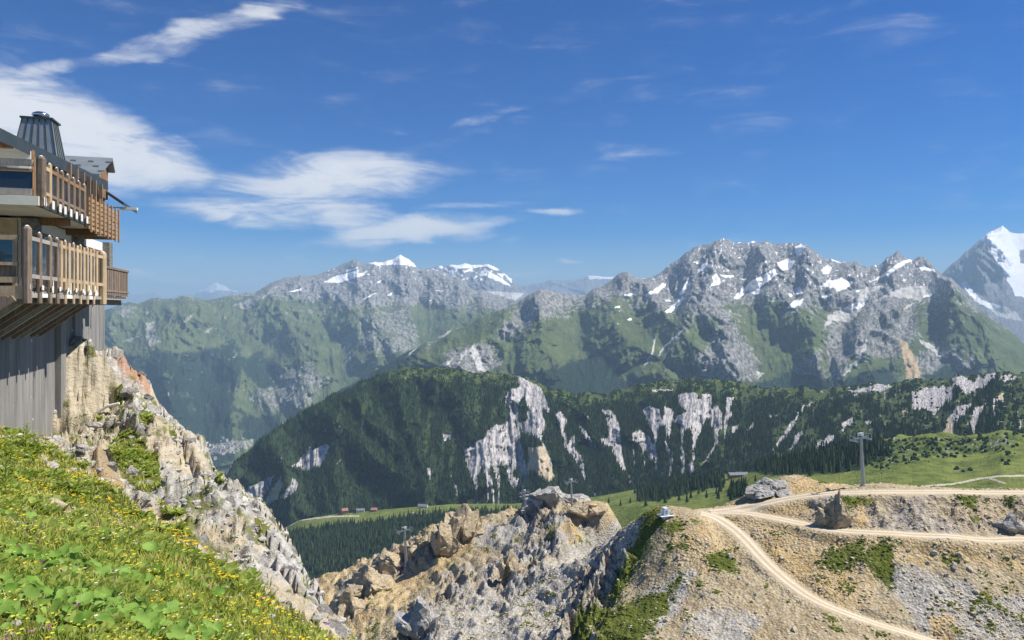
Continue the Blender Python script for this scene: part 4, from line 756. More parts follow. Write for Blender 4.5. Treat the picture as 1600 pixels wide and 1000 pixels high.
def rock_geo(seed, sub=4, planes=16, rough=.28, freq=1.6, tower=0.0):
    r = np.random.default_rng(seed); bmx = bmesh.new(); bmesh.ops.create_icosphere(bmx, subdivisions=sub, radius=1.0); V_ = np.array([v.co[:] for v in bmx.verts]); F_ = np.array([[v.index for v in f.verts] for f in bmx.faces]); bmx.free()
    V_ = V_ * (1 + .35 * vnoise3(*(V_ * 1.1 + seed).T, seed)[:, None])
    a = rough; f_ = freq
    def rough_(V_, a, f_, n_):
        nrm = V_ / (np.linalg.norm(V_, axis=1)[:, None] + 1e-6)
        for i in range(n_):
            q = V_ * f_ + seed * 3.1; nn = 1 - 2 * np.abs(vnoise3(q[:, 0], q[:, 1], q[:, 2] * (.55 if tower > 0 else 1), seed + i)); V_ = V_ + nrm * (a * nn)[:, None]; a *= .5; f_ *= 2.1
        return V_
    V_ = rough_(V_, a, f_, 3)
    for _ in range(planes):
        n = r.normal(size=3); n[2] *= .7; n /= np.linalg.norm(n); d_ = r.uniform(.42, .82); k = V_ @ n - d_; V_ = V_ - np.maximum(k, 0)[:, None] * n * .94
    V_ = rough_(V_, a * .22, f_ * 2.3, 3)
    return V_, F_
def rock(name, q, size, seed, mat, label=None, cat='rock', group=None, sub=4, rz=0.0, tower=0.0, sink=.35, rough=.28, tilt=0):
    V_, F_ = rock_geo(seed, sub, 16, rough, 1.6, tower); o = np_mesh(name, V_ * np.array(size), F_, mat, False); o.location = np.array(q) + np.array([0, 0, size[2] * (1 - 2 * sink)]); o.rotation_euler = (tilt, 0, rz); tag(o, label, cat, group); return o
def crag_at(u, vbase, wpx, hpx, seed, mat, label, tower=1.0, sub=5, depth=1.0, behind=0, n=7):
    # a crag: a cluster of broken blocks grown together on one ledge
    q = mid_hit(u, vbase); q = q * (q[1] + behind) / q[1]; k = q[1] / F; r = np.random.default_rng(seed); W, H = wpx * k, hpx * k; Vs, Fs = [], []; b0 = 0
    for j in range(n):
        fx = (j + .5) / n * 2 - 1 + r.uniform(-.1, .1); top = H * (1 - .55 * abs(fx) ** 1.5) * r.uniform(.6, 1.05) if j != n // 2 else H * .95
        v_, f_ = rock_geo(seed * 31 + j, 4 if sub > 4 else 3, 18, .34, 2.0); wd = W / n * r.uniform(1.9, 3.0)
        v_ = v_ * np.array([wd, wd * r.uniform(.9, 1.5) * depth, top * .82]); a = r.uniform(-.3, .3); v_[:, 0] += v_[:, 2] * a * .5
        v_ += np.array([fx * W * .42, r.uniform(-.25, .35) * W * .5 * depth, top * .36]); Vs.append(v_); Fs.append(f_ + b0); b0 += len(v_)
    o = np_mesh('rock_outcrop', np.concatenate(Vs), np.concatenate(Fs), mat, False); o.location = q; return tag(o, label, 'rock outcrop')
crag_at(722, 838, 66, 46, 3, M_tanrock, 'tall tan rock tower in the middle of the left stony ridge', sub=5)
crag_at(700, 862, 44, 34, 5, M_tanrock, 'rounded tan crag standing at the foot of the tallest rock tower', sub=5)
crag_at(864, 797, 84, 40, 8, M_greyrock, 'broad grey and tan crag between the two small pylons', sub=5, behind=22)
crag_at(918, 802, 44, 16, 9, M_tanrock, 'low tan crag just right of the second smallest pylon', sub=4)
crag_at(796, 893, 30, 30, 12, M_tanrock, 'dark tan boulder tower alone on the grey slope', sub=4)
crag_at(1202, 770, 62, 18, 14, M_greyrock, 'flat grey rock crest on the saddle beside the upper track', sub=5)
crag_at(1306, 822, 38, 38, 19, M_tanrock, 'pointed tan boulder between the upper and middle dirt tracks', sub=5, depth=.8, n=4)
crag_at(655, 866, 50, 26, 21, M_tanrock, 'jagged tan crag right beside the leftmost lift pylon', sub=5, behind=8)
crag_at(575, 925, 70, 34, 23, M_tanrock, 'broken tan outcrop at the lower left end of the stony ridge', sub=5)
crag_at(655, 985, 66, 44, 26, M_greyrock, 'dark grey crag low on the slope above the bottom edge', sub=5)
crag_at(545, 955, 50, 30, 28, M_tanrock, 'low tan outcrop nearest the flowery slope', sub=4)
crag_at(605, 888, 40, 24, 29, M_tanrock, 'small tan outcrop left of the leftmost pylon', sub=4)
for i, (u, v, w, h) in enumerate([(1582, 815, 36, 26)]):
    crag_at(u, v + 14, w, h, 40 + i, (M_greyrock, M_tanrock)[i % 2], 'grey crag in the cut bank near the right picture edge', sub=4)
bo = None
BOUL = [(1120, 770), (1140, 870), (1100, 930), (1060, 870), (1230, 860), (1270, 905), (1330, 905), (1420, 860), (1450, 880), (1480, 900), (1510, 905), (1535, 880), (1560, 900), (1500, 870), (1440, 905), (1470, 925), (1525, 925), (1200, 960), (1110, 985), (1240, 985), (1040, 970), (960, 960), (880, 940), (830, 960), (760, 970), (720, 990), (900, 890), (940, 870), (1010, 900), (1290, 860), (1395, 905), (1550, 860), (1585, 870), (1490, 885), (1515, 890), (1460, 865), (1090, 845), (1155, 905), (1180, 930), (1130, 950)]
bmeshes = [np_mesh('t', rock_geo(60 + i, 3, 14, .2)[0], rock_geo(60 + i, 3, 14, .2)[1], M_boulder, False) for i in range(4)]
bdat = [o.data for o in bmeshes]
for o in bmeshes: bpy.data.objects.remove(o)
for i, (u, v) in enumerate(BOUL):
    q = mid_hit(u, v); o = bpy.data.objects.new('boulder', bdat[i % 4]); COL.objects.link(o); s_ = random.uniform(.35, .85); o.location = q + np.array([0, 0, .1 * s_]); o.scale = (s_ * random.uniform(.8, 1.3), s_, s_ * random.uniform(.6, .9)); o.rotation_euler = (random.random(), random.random(), random.random() * 6)
    tag(o, 'weathered tan boulder lying loose on the scree slopes below the tracks', 'boulder', 'boulders on the scree slopes')

def scatter_mesh(name, geos, pos, scale, mat, label, cat, flat=.65, kind='stuff', tilt=True):
    """many small copies joined into one mesh"""
    Vs, Fs = [], []; base = 0
    which = RNG.integers(0, len(geos), len(pos))
    for gi_, (gv, gf) in enumerate(geos):
        idx = np.where(which == gi_)[0]; n = len(idx)
        if n == 0: continue
        ang = RNG.random(n) * 6.283; c, s_ = np.cos(ang), np.sin(ang)
        S_ = scale[idx][:, None] * np.stack([RNG.uniform(.7, 1.3, n), RNG.uniform(.7, 1.3, n), RNG.uniform(.7, 1.3, n) * flat], 1)
        v = gv[None] * S_[:, None]; x = v[..., 0] * c[:, None] - v[..., 1] * s_[:, None]; y = v[..., 0] * s_[:, None] + v[..., 1] * c[:, None]
        v = np.stack([x, y, v[..., 2]], -1) + pos[idx][:, None]
        f = gf[None] + (np.arange(n) * len(gv))[:, None, None] + base
        Vs.append(v.reshape(-1, 3)); Fs.append(f.reshape(-1, gf.shape[1])); base += n * len(gv)
    o = np_mesh(name, np.concatenate(Vs), np.concatenate(Fs), mat, False); return tag(o, label, cat, None, kind)
stone_geos = []
for i in range(6):
    r = np.random.default_rng(i); bmx = bmesh.new(); bmesh.ops.create_icosphere(bmx, subdivisions=1, radius=.5); v = np.array([q.co[:] for q in bmx.verts]); f = np.array([[q.index for q in ff.verts] for ff in bmx.faces]); bmx.free()
    stone_geos.append((v * r.uniform(.6, 1.25, (len(v), 1)), f))
wt = (.25 + .9 * grey + .8 * tan + .6 * crag) * (rd > 1.1) * (1 - .85 * grs) * np.clip(.35 + 1.6 * sm(w1 + .5 * w2, -.05, .35), 0, 2)
ar = (GY ** -1.2) * wt * (GY < 330) * (U > 480) * (U < 1640) * (V < 1030)
ar = ar[:-1, :-1].copy()
# no stones on the unseen far side
vis = np.minimum.accumulate(V[:-1, :-1], axis=0) >= V[:-1, :-1] - .3
ar *= vis; pr = (ar / ar.sum()).ravel(); NST = 7200
idx = RNG.choice(pr.size, NST, p=pr); rr, cc = np.unravel_index(idx, ar.shape); a_, b_ = RNG.random(NST), RNG.random(NST)
def bl_(Q): return (Q[rr, cc] * (1 - a_) + Q[rr, cc + 1] * a_) * (1 - b_) + (Q[rr + 1, cc] * (1 - a_) + Q[rr + 1, cc + 1] * a_) * b_
pts = np.stack([bl_(GX), bl_(GY), bl_(GZ)], 1)
mst, g, b = material('scree_stones'); g.l.new(g.mix(g.step(g.noise(g.pos(), .6, 3, .6), .3, .7), (.38, .31, .20), (.58, .50, .38)), b.inputs['Base Color'])
scatter_mesh('scree_stones', stone_geos, pts, .18 + .75 * RNG.random(NST) ** 4 + .12 * RNG.random(NST), mst, 'loose stones strewn over the scree slopes', 'stones')

# ---- grass tufts feathering out of the green patches
wt = np.clip(grs * (1 - grs) * 4 + .5 * grs + .10 * sm(w2, .1, .4), 0, 1)[:-1, :-1] * vis * (rd[:-1, :-1] > 1.15) * (GY[:-1, :-1] ** -1.0) * (V[:-1, :-1] < 1020) * (U[:-1, :-1] > 560)
pr = (wt / wt.sum()).ravel(); NT = 4200; idx = RNG.choice(pr.size, NT, p=pr); rr, cc = np.unravel_index(idx, wt.shape); a_, b_ = RNG.random(NT), RNG.random(NT)
M_tuft = conifer_mat('spur_grass', (.085, .105, .02), (.17, .18, .045))
scatter_mesh('spur_grass_tufts', stone_geos, np.stack([bl_(GX), bl_(GY), bl_(GZ)], 1), .3 + .7 * RNG.random(NT) ** 2.5, M_tuft, 'low grass tufts in the green patches of the stony spur', 'grass', .55)

# ---- lift pylons
M_steel = plain('galvanised_steel', (.34, .37, .40), .45, .4, .6, .15, 2.0); M_steel2 = plain('light_steel', (.62, .65, .68), .4, .4, .4, .1, 2.0); M_conc = plain('pylon_concrete', (.45, .44, .41), .9, .1, 0, .2, 3.0)
def bx(V_, F_, c, s, R=None):
    b0 = len(V_); c = np.array(c)
    for dx, dy, dz in ((-1, -1, -1), (1, -1, -1), (1, 1, -1), (-1, 1, -1), (-1, -1, 1), (1, -1, 1), (1, 1, 1), (-1, 1, 1)):
        p_ = np.array([dx * s[0] / 2, dy * s[1] / 2, dz * s[2] / 2])
        if R is not None: p_ = np.array(R) @ p_
        V_.append(tuple(c + p_))
    F_ += [tuple(b0 + k for k in f) for f in ((0, 3, 2, 1), (4, 5, 6, 7), (0, 1, 5, 4), (1, 2, 6, 5), (2, 3, 7, 6), (3, 0, 4, 7))]
def tube(V_, F_, p, q, r0, r1, n=10):
    p, q = Vector(p), Vector(q); R = (q - p).to_track_quat('Z', 'Y').to_matrix(); b0 = len(V_)
    for c, r in ((p, r0), (q, r1)):
        for i in range(n): V_.append(tuple(c + R @ Vector((r * math.cos(i / n * 6.2832), r * math.sin(i / n * 6.2832), 0))))
    F_ += [(b0 + i, b0 + (i + 1) % n, b0 + n + (i + 1) % n, b0 + n + i) for i in range(n)] + [tuple(b0 + i for i in range(n))[::-1], tuple(b0 + n + i for i in range(n))]
def pylon(u, v, vtop, lean, label, rz):
    q = mid_hit(u, v); H = (v - vtop) * q[1] / F
    e = bpy.data.objects.new('lift_pylon', None); COL.objects.link(e); e.location = q; e.rotation_euler = (0, lean, rz); tag(e, label, 'pylon', 'chairlift pylons on the stony spur')
    k = H / 12.5
    V_, F_ = [], []; tube(V_, F_, (0, 0, -1.0), (0, 0, .35 * k), .75 * k, .7 * k, 14); new_obj('footing', V_, F_, M_conc, e)
    V_, F_ = [], []; tube(V_, F_, (0, 0, .3 * k), (0, 0, 3.2 * k), .46 * k, .44 * k, 14); tube(V_, F_, (0, 0, 3.2 * k), (0, 0, 11.2 * k), .38 * k, .27 * k, 14); new_obj('pole', V_, F_, M_steel, e)
    V_, F_ = [], []; bx(V_, F_, (0, 0, 11.3 * k), (4.6 * k, .3 * k, .34 * k)); new_obj('crossarm', V_, F_, M_steel, e)
    for sx in (-1, 1):
        V_, F_ = [], []; bx(V_, F_, (sx * 2.1 * k, 0, 11.0 * k), (.16 * k, 2.4 * k, .2 * k)); bx(V_, F_, (sx * 2.1 * k, 0, 11.45 * k), (.12 * k, .6 * k, .6 * k)); sf = new_obj('sheave_frame', V_, F_, M_steel, e)
        for yy_ in (-1.0, -.35, .35, 1.0):
            V_, F_ = [], []; tube(V_, F_, (sx * 2.1 * k - .12 * k, yy_ * k, 10.85 * k), (sx * 2.1 * k + .12 * k, yy_ * k, 10.85 * k), .17 * k, .17 * k, 10); new_obj('sheave', V_, F_, M_steel2, sf)
        V_, F_ = [], []
        for yy_ in (-.8, .8): tube(V_, F_, (sx * 2.5 * k, yy_ * k, 11.0 * k), (sx * 2.5 * k, yy_ * k, 12.0 * k), .035 * k, .035 * k, 6)
        tube(V_, F_, (sx * 2.5 * k, -.8 * k, 12.0 * k), (sx * 2.5 * k, .8 * k, 12.0 * k), .035 * k, .035 * k, 6); new_obj('guard_rail', V_, F_, M_steel2, e)
    V_, F_ = [], []
    for sx in (-.8, .8): tube(V_, F_, (sx * k, 0, 11.4 * k), (sx * k, 0, 12.5 * k), .06 * k, .06 * k, 6)
    tube(V_, F_, (-.9 * k, 0, 12.5 * k), (.9 * k, 0, 12.5 * k), .07 * k, .07 * k, 6); bx(V_, F_, (.3 * k, 0, 12.0 * k), (.7 * k, .6 * k, .5 * k)); new_obj('lifting_frame', V_, F_, M_steel2, e)
    V_, F_ = [], []
    for yy_ in (-.16, .16): tube(V_, F_, (.42 * k, yy_ * k, 1.0 * k), (.34 * k, yy_ * k, 11.2 * k), .025 * k, .025 * k, 5)
    for i in range(24): tube(V_, F_, (.41 * k, -.16 * k, (1.3 + i * .41) * k), (.41 * k, .16 * k, (1.3 + i * .41) * k), .018 * k, .018 * k, 5)
    new_obj('ladder', V_, F_, M_steel2, e)
pylon(1349, 759, 676, -.07, 'tallest lift pylon, standing on the upper dirt track at the right', .35)
pylon(894, 797, 748, -.05, 'lift pylon on the ridge just right of the broad crag', .5)
pylon(821, 806, 765, -.05, 'smallest lift pylon, left of the broad grey crag', .6)
pylon(635, 884, 823, -.06, 'leftmost lift pylon among the tan crags', .55)

# ---- little white cabin on a slab
q = mid_hit(1040, 808); e = bpy.data.objects.new('equipment_cabin', None); COL.objects.link(e); e.location = q + np.array([0, 0, .55]); e.rotation_euler.z = .35; tag(e, 'small white rounded cabin on a flat slab beside the track junction', 'cabin')
M_cabin = plain('white_metal', (.78, .79, .80), .5, .3, 0, .04, 2.0); M_cdoor = plain('cabin_door', (.25, .36, .42), .4, .4)
V_, F_ = [], []; bx(V_, F_, (0, 0, -.05), (3.8, 2.4, .18)); new_obj('slab', V_, F_, M_cabin, e)
V_, F_ = [], []; bx(V_, F_, (0, 0, -.75), (1.7, 1.3, 1.2)); new_obj('plinth', V_, F_, M_conc, e)
sec = [(-.75, 0), (-.75, 1.3), (-.6, 1.65), (-.3, 1.8), (.3, 1.8), (.6, 1.65), (.75, 1.3), (.75, 0)]
V_ = [(x, y, z + .15) for y in (-.7, .7) for x, z in sec]; new_obj('shell', V_, [tuple(range(8))[::-1], tuple(range(8, 16))] + [(i, i + 1, 9 + i, 8 + i) for i in range(7)], M_cabin, e)
V_, F_ = [], []; bx(V_, F_, (-.12, -.715, .8), (.7, .05, 1.15)); new_obj('door', V_, F_, M_cdoor, e)
# ------------------------------------------------------------------ foreground slope
CREST = [(165, 566, 29.8), (200, 575, 30), (232, 604, 29.5), (262, 650, 27.5), (300, 690, 25.5), (330, 720, 24), (380, 788, 20), (440, 822, 17.5), (470, 880, 15), (500, 930, 13), (560, 992, 11.3)]
FG = CREST + [(120, 548, 27.5), (115, 640, 26), (0, 680, 21.0), (90, 690, 25.5), (-120, 690, 15.5), (140, 620, 27), (180, 640, 26.5), (100, 760, 14.5), (0, 760, 12), (0, 850, 7), (0, 1000, 3.8), (-200, 1000, 3.2), (-200, 800, 8.5), (150, 850, 8.6), (150, 1000, 4.3), (300, 1000, 5.6), (300, 900, 9),
       (420, 960, 9), (200, 760, 17), (200, 700, 22), (130, 720, 19), (260, 780, 17.5), (350, 850, 14), (450, 930, 11.5), (300, 780, 20), (520, 1010, 9.8), (600, 1080, 9.5)]
fp = [at(*p) for p in FG] + [np.array(p) for p in ((0, 0, -1.65), (1.5, 0, -2.3), (-3, 0, -1.0), (-3, -3, -.9), (0, 3, -2.7), (2, 5, -5.2), (2, 2, -3.3), (-1.2, 1.5, -1.55), (4, 8, -9.), (3, 0, -4), (-8, 2, .0), (-14, 12, -1.6))]
for u, v, Y in CREST: q = at(u, v, Y); fp += [q + np.array([.25, 2.2, -4.2]), q + np.array([1.2, 6., -20.]), q + np.array([6., 16, -60.])]
for u, v, Y in CREST[:2]: q = at(u, v, Y); fp += [q + np.array([-3, 5, -5.])]
fgbase = tps(fp)
fnu, fny = 470, 390
fus = np.linspace(-260, 820, fnu); fYs = np.geomspace(1.3, 48, fny)
FX = (fus[None, :] - 800) / F * fYs[:, None]; FY = np.repeat(fYs[:, None], fnu, 1); FZ = fgbase(FX, FY)
U, V = 800 + F * FX / FY, HV - F * FZ / FY
w1 = fbm(FX / 2.2, FY / 2.2, 5, 301); w2 = fbm(FX / .6, FY / .6, 4, 302)
gl = np.interp(U, [-300, 0, 60, 100, 140, 200, 260, 330, 420, 560, 700], [655, 672, 690, 712, 735, 775, 828, 878, 935, 1015, 1090])
gs = sm(V - gl + 26 * w1 + 12 * w2, -8, 10)
patch = np.clip(patches(U + 8 * w2, V + 8 * w1, [[(170, 690), (200, 675), (225, 690), (245, 720), (255, 760), (215, 760), (190, 740), (175, 715)], [(185, 640), (205, 640), (205, 655), (185, 655)], [(150, 650), (160, 648), (160, 658), (150, 658)], [(180, 605), (200, 600), (195, 625), (180, 620)], [(215, 660), (230, 655), (240, 672), (220, 675)], [(262, 668), (280, 680), (270, 688)], [(245, 770), (290, 800), (280, 815), (250, 800)], [(340, 740), (352, 752), (340, 752)], [(395, 800), (420, 815), (405, 818)], [(470, 880), (485, 900), (478, 905)]], 5), 0, 1)
gs = np.maximum(gs, patch)
soil = .9 * patches(U + 8 * w2, V + 6 * w1, [[(140, 720), (175, 725), (195, 750), (190, 770), (155, 755), (140, 740)]], 6)
rkm = np.clip(1 - gs, 0, 1)
# tilted beds: ledges running down along the crest
q1 = FX * .78 + FY * .62; q2 = -FX * .62 + FY * .78
bed = ridged((q1 + .8 * w1) / 2.3, (q2 + FZ * .5) / 6.5, 6, 311); bed2 = ridged((q1 + .3 * w1) / .8, (q2) / 2.4, 5, 315); chip = ridged(FX / .35, FY / .35, 4, 317)
farr = sm(FY, 3, 14)
dz = rkm * farr * ((.36 + .55 * sm(FY, 14, 24)) * (bed - .42) + .40 * (bed2 - .4) + .08 * (chip - .4)) + gs * (.10 * w1 + .05 * w2) * np.clip(FY / 6, .4, 2)
bq = (FX * .62 - FY * .35 + FZ * 1.15 + .45 * w1) / .75; saw = bq - np.floor(bq); bq2 = (FX * .3 + FY * .8 + FZ * .5 + .3 * w1) / .55; saw2 = bq2 - np.floor(bq2)
dz += rkm * farr * (.22 * (saw - .5) + .12 * (saw2 - .5))
cor = patches(U, V, [[(115, 545), (170, 560), (205, 575), (225, 620), (170, 640), (120, 640)]], 10)
dz += cor * (.8 * (ridged(FX / 1.4, FY / 1.0, 6, 319) - .4) + .25 * ridged(FX / .4, FY / .4, 4, 323))
FZ = FZ + dz
def fg_h(x, y):
    x = np.atleast_1d(x); y = np.atleast_1d(y)
    c = np.clip((800 + F * x / y - fus[0]) / (fus[1] - fus[0]), 0, fnu - 1.001); r = np.clip(np.interp(y, fYs, np.arange(fny)), 0, fny - 1.001)
    c0 = c.astype(int); r0 = r.astype(int); a = c - c0; b = r - r0
    return (FZ[r0, c0] * (1 - a) + FZ[r0, c0 + 1] * a) * (1 - b) + (FZ[r0 + 1, c0] * (1 - a) + FZ[r0 + 1, c0 + 1] * a) * b
def fg_hit(u, v):
    Y = np.geomspace(1.6, 46, 3000); x = (u - 800) / F * Y; z = fg_h(x, Y); k = np.argmax(z >= (HV - v) / F * Y); return np.array([x[k], Y[k], z[k]])
U, V = 800 + F * FX / FY, HV - F * FZ / FY
mfg, g, b = material('alpine_slope'); p = g.pos(); A = g.sep(g.attr('mA', 'Color'))
n1 = g.noise(p, 1.1, 6, .65); n2 = g.noise(p, 7, 5, .65); st = g.noise(g.mapping(p, (1.3, .6, 2.2), (0, .5, -.7)), 2.4, 7, .68, .6); n3 = g.noise(p, .35, 4, .6); cr = g.vor(g.vm('ADD', p, g.vm('SCALE', g.noise(p, 2, 3, .6, 0, True))), 2.2, 'DISTANCE_TO_EDGE')
jit = g.m('MULTIPLY', g.m('SUBTRACT', g.m('ADD', g.m('MULTIPLY', n1, .5), g.m('MULTIPLY', n2, .5)), .5), 3.0)
def msk(x, w=.14, k=1.0): return g.step(g.m('ADD', x, g.m('MULTIPLY', jit, k)), .5 - w, .5 + w)
rc = g.mix(g.step(st, .32, .66), (.27, .255, .24), (.56, .535, .49))
rc = g.mix(g.m('MULTIPLY', g.step(n3, .45, .58), .7), rc, g.mix(st, (.42, .33, .19), (.58, .49, .34)))
rc = g.mix(msk(A[2], .2), rc, g.mix(st, (.35, .29, .19), (.58, .52, .41)))
rc = g.mix(g.m('MULTIPLY', g.step(n2, .56, .74), .55), rc, (.12, .105, .09))
rc = g.mix(g.m('MULTIPLY', g.step(g.noise(p, .9, 6, .65), .54, .62), .9), rc, g.mix(n2, (.10, .13, .03), (.20, .20, .07)))
red = g.attr('red'); rc = g.mix(g.m('MULTIPLY', g.step(g.m('ADD', red, g.m('MULTIPLY', jit, 1.6)), .4, .8), .85), rc, g.mix(n2, (.32, .17, .11), (.52, .32, .22)))
gcol = g.mix(g.step(n2, .3, .7), (.075, .095, .022), (.17, .18, .045)); gcol = g.mix(g.m('MULTIPLY', g.step(n1, .5, .7), .5), gcol, (.22, .19, .10))
col = g.mix(msk(A[0], .12), rc, gcol); col = g.mix(msk(A[1]), col, g.mix(n2, (.30, .22, .13), (.42, .33, .21)))
g.l.new(col, b.inputs['Base Color']); hgt = g.m('ADD', g.m('MULTIPLY', st, .7), g.m('MULTIPLY', n2, .4))
g.l.new(g.bump(hgt, .16, 1.0), b.inputs['Normal']); b.inputs['Roughness'].default_value = .95; b.inputs['Specular IOR Level'].default_value = .05
slope = np_mesh('alpine_slope', np.stack([FX, FY, FZ], -1).reshape(-1, 3), grid_faces(fny, fnu), mfg); tag(slope, None, None, None, 'structure')
tanm = patches(U, V, [[(95, 530), (165, 560), (190, 600), (180, 660), (160, 720), (90, 690)]], 14)
redm = patches(U, V, [[(176, 545), (215, 555), (240, 605), (232, 622), (205, 590), (180, 575)]], 7)
set_attr(slope, 'mA', (gs, soil, tanm))
ra = slope.data.attributes.new('red', 'FLOAT', 'POINT'); ra.data.foreach_set('value', redm.ravel().astype(np.float32))

# ---- grass, ground cover and flowers
def leafmat(name, a, b_, trans=.35, sc=3.0, rn=False):
    mt, g, b = material(name); n = g.noise(g.pos(), sc, 3, .6); col = g.mix(g.step(n, .3, .7), a, b_)
    if rn: col = g.mix(g.m('MULTIPLY', g.rnd(), .6), col, (.30, .45, .10))
    g.l.new(col, b.inputs['Base Color']); b.inputs['Roughness'].default_value = .6; b.inputs['Specular IOR Level'].default_value = .25
    tr = g.n.new('ShaderNodeBsdfTranslucent'); g.l.new(g.mix(.5, col, (.35, .45, .05)), tr.inputs[0]); mx = g.n.new('ShaderNodeMixShader'); mx.inputs[0].default_value = trans
    g.l.new(b.outputs[0], mx.inputs[1]); g.l.new(tr.outputs[0], mx.inputs[2]); g.l.new(mx.outputs[0], g.n['Material Output'].inputs[0]); return mt
M_grass = leafmat('grass_blades', (.21, .27, .035), (.48, .48, .10), .35, 1.2); M_herb = leafmat('herb_leaves', (.15, .23, .035), (.36, .42, .09), .35, 2.0); M_butter = leafmat('butterbur_leaf', (.10, .21, .025), (.22, .37, .06), .3, 9.0, True)
vis = (np.minimum.accumulate(V, axis=0) >= V - 3)
def fg_sample(w, n, p_=1.6):
    ar = (w * vis * (U > -60) * (U < 600) * (V < 1040) * FY ** (2 - p_ - 1) * np.gradient(FY, axis=0))[:-1, :-1]; pr = (ar / ar.sum()).ravel(); idx = RNG.choice(pr.size, n, p=pr); r, c = np.unravel_index(idx, ar.shape); a, b = RNG.random(n), RNG.random(n)
    L = lambda Q: (Q[r, c] * (1 - a) + Q[r, c + 1] * a) * (1 - b) + (Q[r + 1, c] * (1 - a) + Q[r + 1, c + 1] * a) * b
    return np.stack([L(FX), L(FY), L(FZ)], 1)
def blades(name, pts, h, w, mat, label, cat, lean=.5):
    n = len(pts); a = RNG.random(n) * 6.283; dx, dy = np.cos(a), np.sin(a); l = RNG.uniform(.1, lean, n) * h; wv_ = w
    side = np.stack([-dy, dx, 0 * a], 1); up = np.array([0, 0, 1.])
    mid = pts + np.stack([dx * l * .35, dy * l * .35, h * .6], 1); tip = pts + np.stack([dx * l, dy * l, h], 1)
    Vv = np.stack([pts - side * wv_[:, None] - up * .02, pts + side * wv_[:, None] - up * .02, mid + side * wv_[:, None] * .8, mid - side * wv_[:, None] * .8, tip], 1).reshape(-1, 3)
    base = (np.arange(n) * 5)[:, None]
    T = np.concatenate([base + np.array([0, 1, 2]), base + np.array([0, 2, 3]), base + np.array([3, 2, 4])], 0)
    return tag(np_mesh(name, Vv, T, mat, False), label, cat, None, 'stuff')
pts = fg_sample(gs * (1 - soil) * np.clip(.75 + 1.6 * fbm(FX / .5, FY / .5, 3, 341), .12, 1.4), 49000, 1.5); hh = (.03 + .075 * RNG.random(len(pts)) ** 1.5) * np.clip(pts[:, 1] / 6, .8, 1.4); blades('meadow_grass', pts, hh, .0035 * np.clip(pts[:, 1] / 3, 1, 3.5), M_grass, 'bright green grass on the flowery foreground slope', 'grass', 1.3)
def leaf_geo(n=1):
    v = np.array([(0, 0, 0), (.35, .3, .1), (.45, .7, .16), (0, 1.15, .05), (-.45, .7, .16), (-.35, .3, .1), (0, .6, 0)], float); f = np.array([(0, 1, 6), (1, 2, 6), (2, 3, 6), (3, 4, 6), (4, 5, 6), (5, 0, 6)]); return v, f
lv, lf = leaf_geo(); herb = []
for k in range(5):
    Vq, Fq = [], []
    for j in range(5):
        a = j * 1.257 + k; t = .35 + .12 * ((j + k) % 3); R = np.array(Matrix.Rotation(a, 3, 'Z') @ Matrix.Rotation(t, 3, 'X')); Fq.append(lf + 7 * j); Vq.append(lv @ R.T * (.8 + .1 * ((j * k) % 4)) + np.array([0, 0, .1 + .3 * (j % 2)]))
    herb.append((np.concatenate(Vq), np.concatenate(Fq)))
pts = fg_sample(gs * (1 - soil) * np.clip(.3 + 3.5 * w1, .02, 1.5), 5000, 1.2); scatter_mesh('herb_cover', herb, pts, RNG.uniform(.025, .085, len(pts)) * np.clip(pts[:, 1] / 6, .8, 1.8), M_herb, 'small leafy herbs growing through the foreground grass', 'herbs', 1.0)
pts = fg_sample(gs * sm(fbm(FX / .8, FY / .8, 3, 351), -.05, .3), 2600, 1.4); blades('dry_stems', pts, (.06 + .09 * RNG.random(len(pts))) * np.clip(pts[:, 1] / 7, .8, 1.4), .0025 * np.clip(pts[:, 1] / 3, 1, 3.5), leafmat('dry_straw', (.34, .27, .13), (.52, .43, .24), .2, 2.0), 'straw coloured dry stems in the foreground grass', 'grass', .9)
pt_rock = fg_sample(np.clip(rkm * sm(w1, -.1, .3), 0, 1) * (V < 990), 1500, .8); blades('ledge_grass', pt_rock, .04 + .07 * RNG.random(len(pt_rock)), np.full(len(pt_rock), .010), M_grass, 'dry grass tufts on the ledges of the rock crest', 'grass', .9)
def flower_geo(np_=8, cup=.15):
    v = [(0, 0, 0)]; f = []
    for j in range(np_):
        a = j / np_ * 6.283; v += [(.5 * math.cos(a - .3), .5 * math.sin(a - .3), cup), (.62 * math.cos(a), .62 * math.sin(a), cup * 1.1), (.5 * math.cos(a + .3), .5 * math.sin(a + .3), cup)]; b0 = 1 + j * 3; f += [(0, b0, b0 + 1), (0, b0 + 1, b0 + 2)]
    return np.array(v, float), np.array(f)
fgeo = [flower_geo(8, .15), flower_geo(9, .3), flower_geo(7, .05)]
def flowers(name, w, n, size, col, label, up=(.10, .2)):
    mt, g, b = material(name); b.inputs['Base Color'].default_value = (*col, 1); b.inputs['Roughness'].default_value = .7
    pts = fg_sample(w, n, 1.15); pts[:, 2] += RNG.uniform(up[0], up[1], n) * np.clip(pts[:, 1] / 6, .8, 1.4)
    return scatter_mesh(name, fgeo, pts, RNG.uniform(size * .7, size * 1.3, n) * np.clip(pts[:, 1] / 7, .8, 1.7), mt, label, 'flowers', 1.0)
yw = gs * sm(fbm(FX / .45, FY / .45, 2, 333), -.1, .3) * sm(fbm(FX / 1.3, FY / 1.3, 3, 331), -.12, .25) * (.3 + sm(V - gl, 130, 10))
flowers('yellow_flowers', yw, 720, .023, (.80, .52, .015), 'yellow flowers scattered over the foreground slope'); flowers('pale_yellow_flowers', gs * sm(fbm(FX / .9, FY / .9, 3, 335), .12, .3), 750, .018, (.66, .66, .06), 'small greenish yellow flower heads in the foreground grass', (.06, .14))
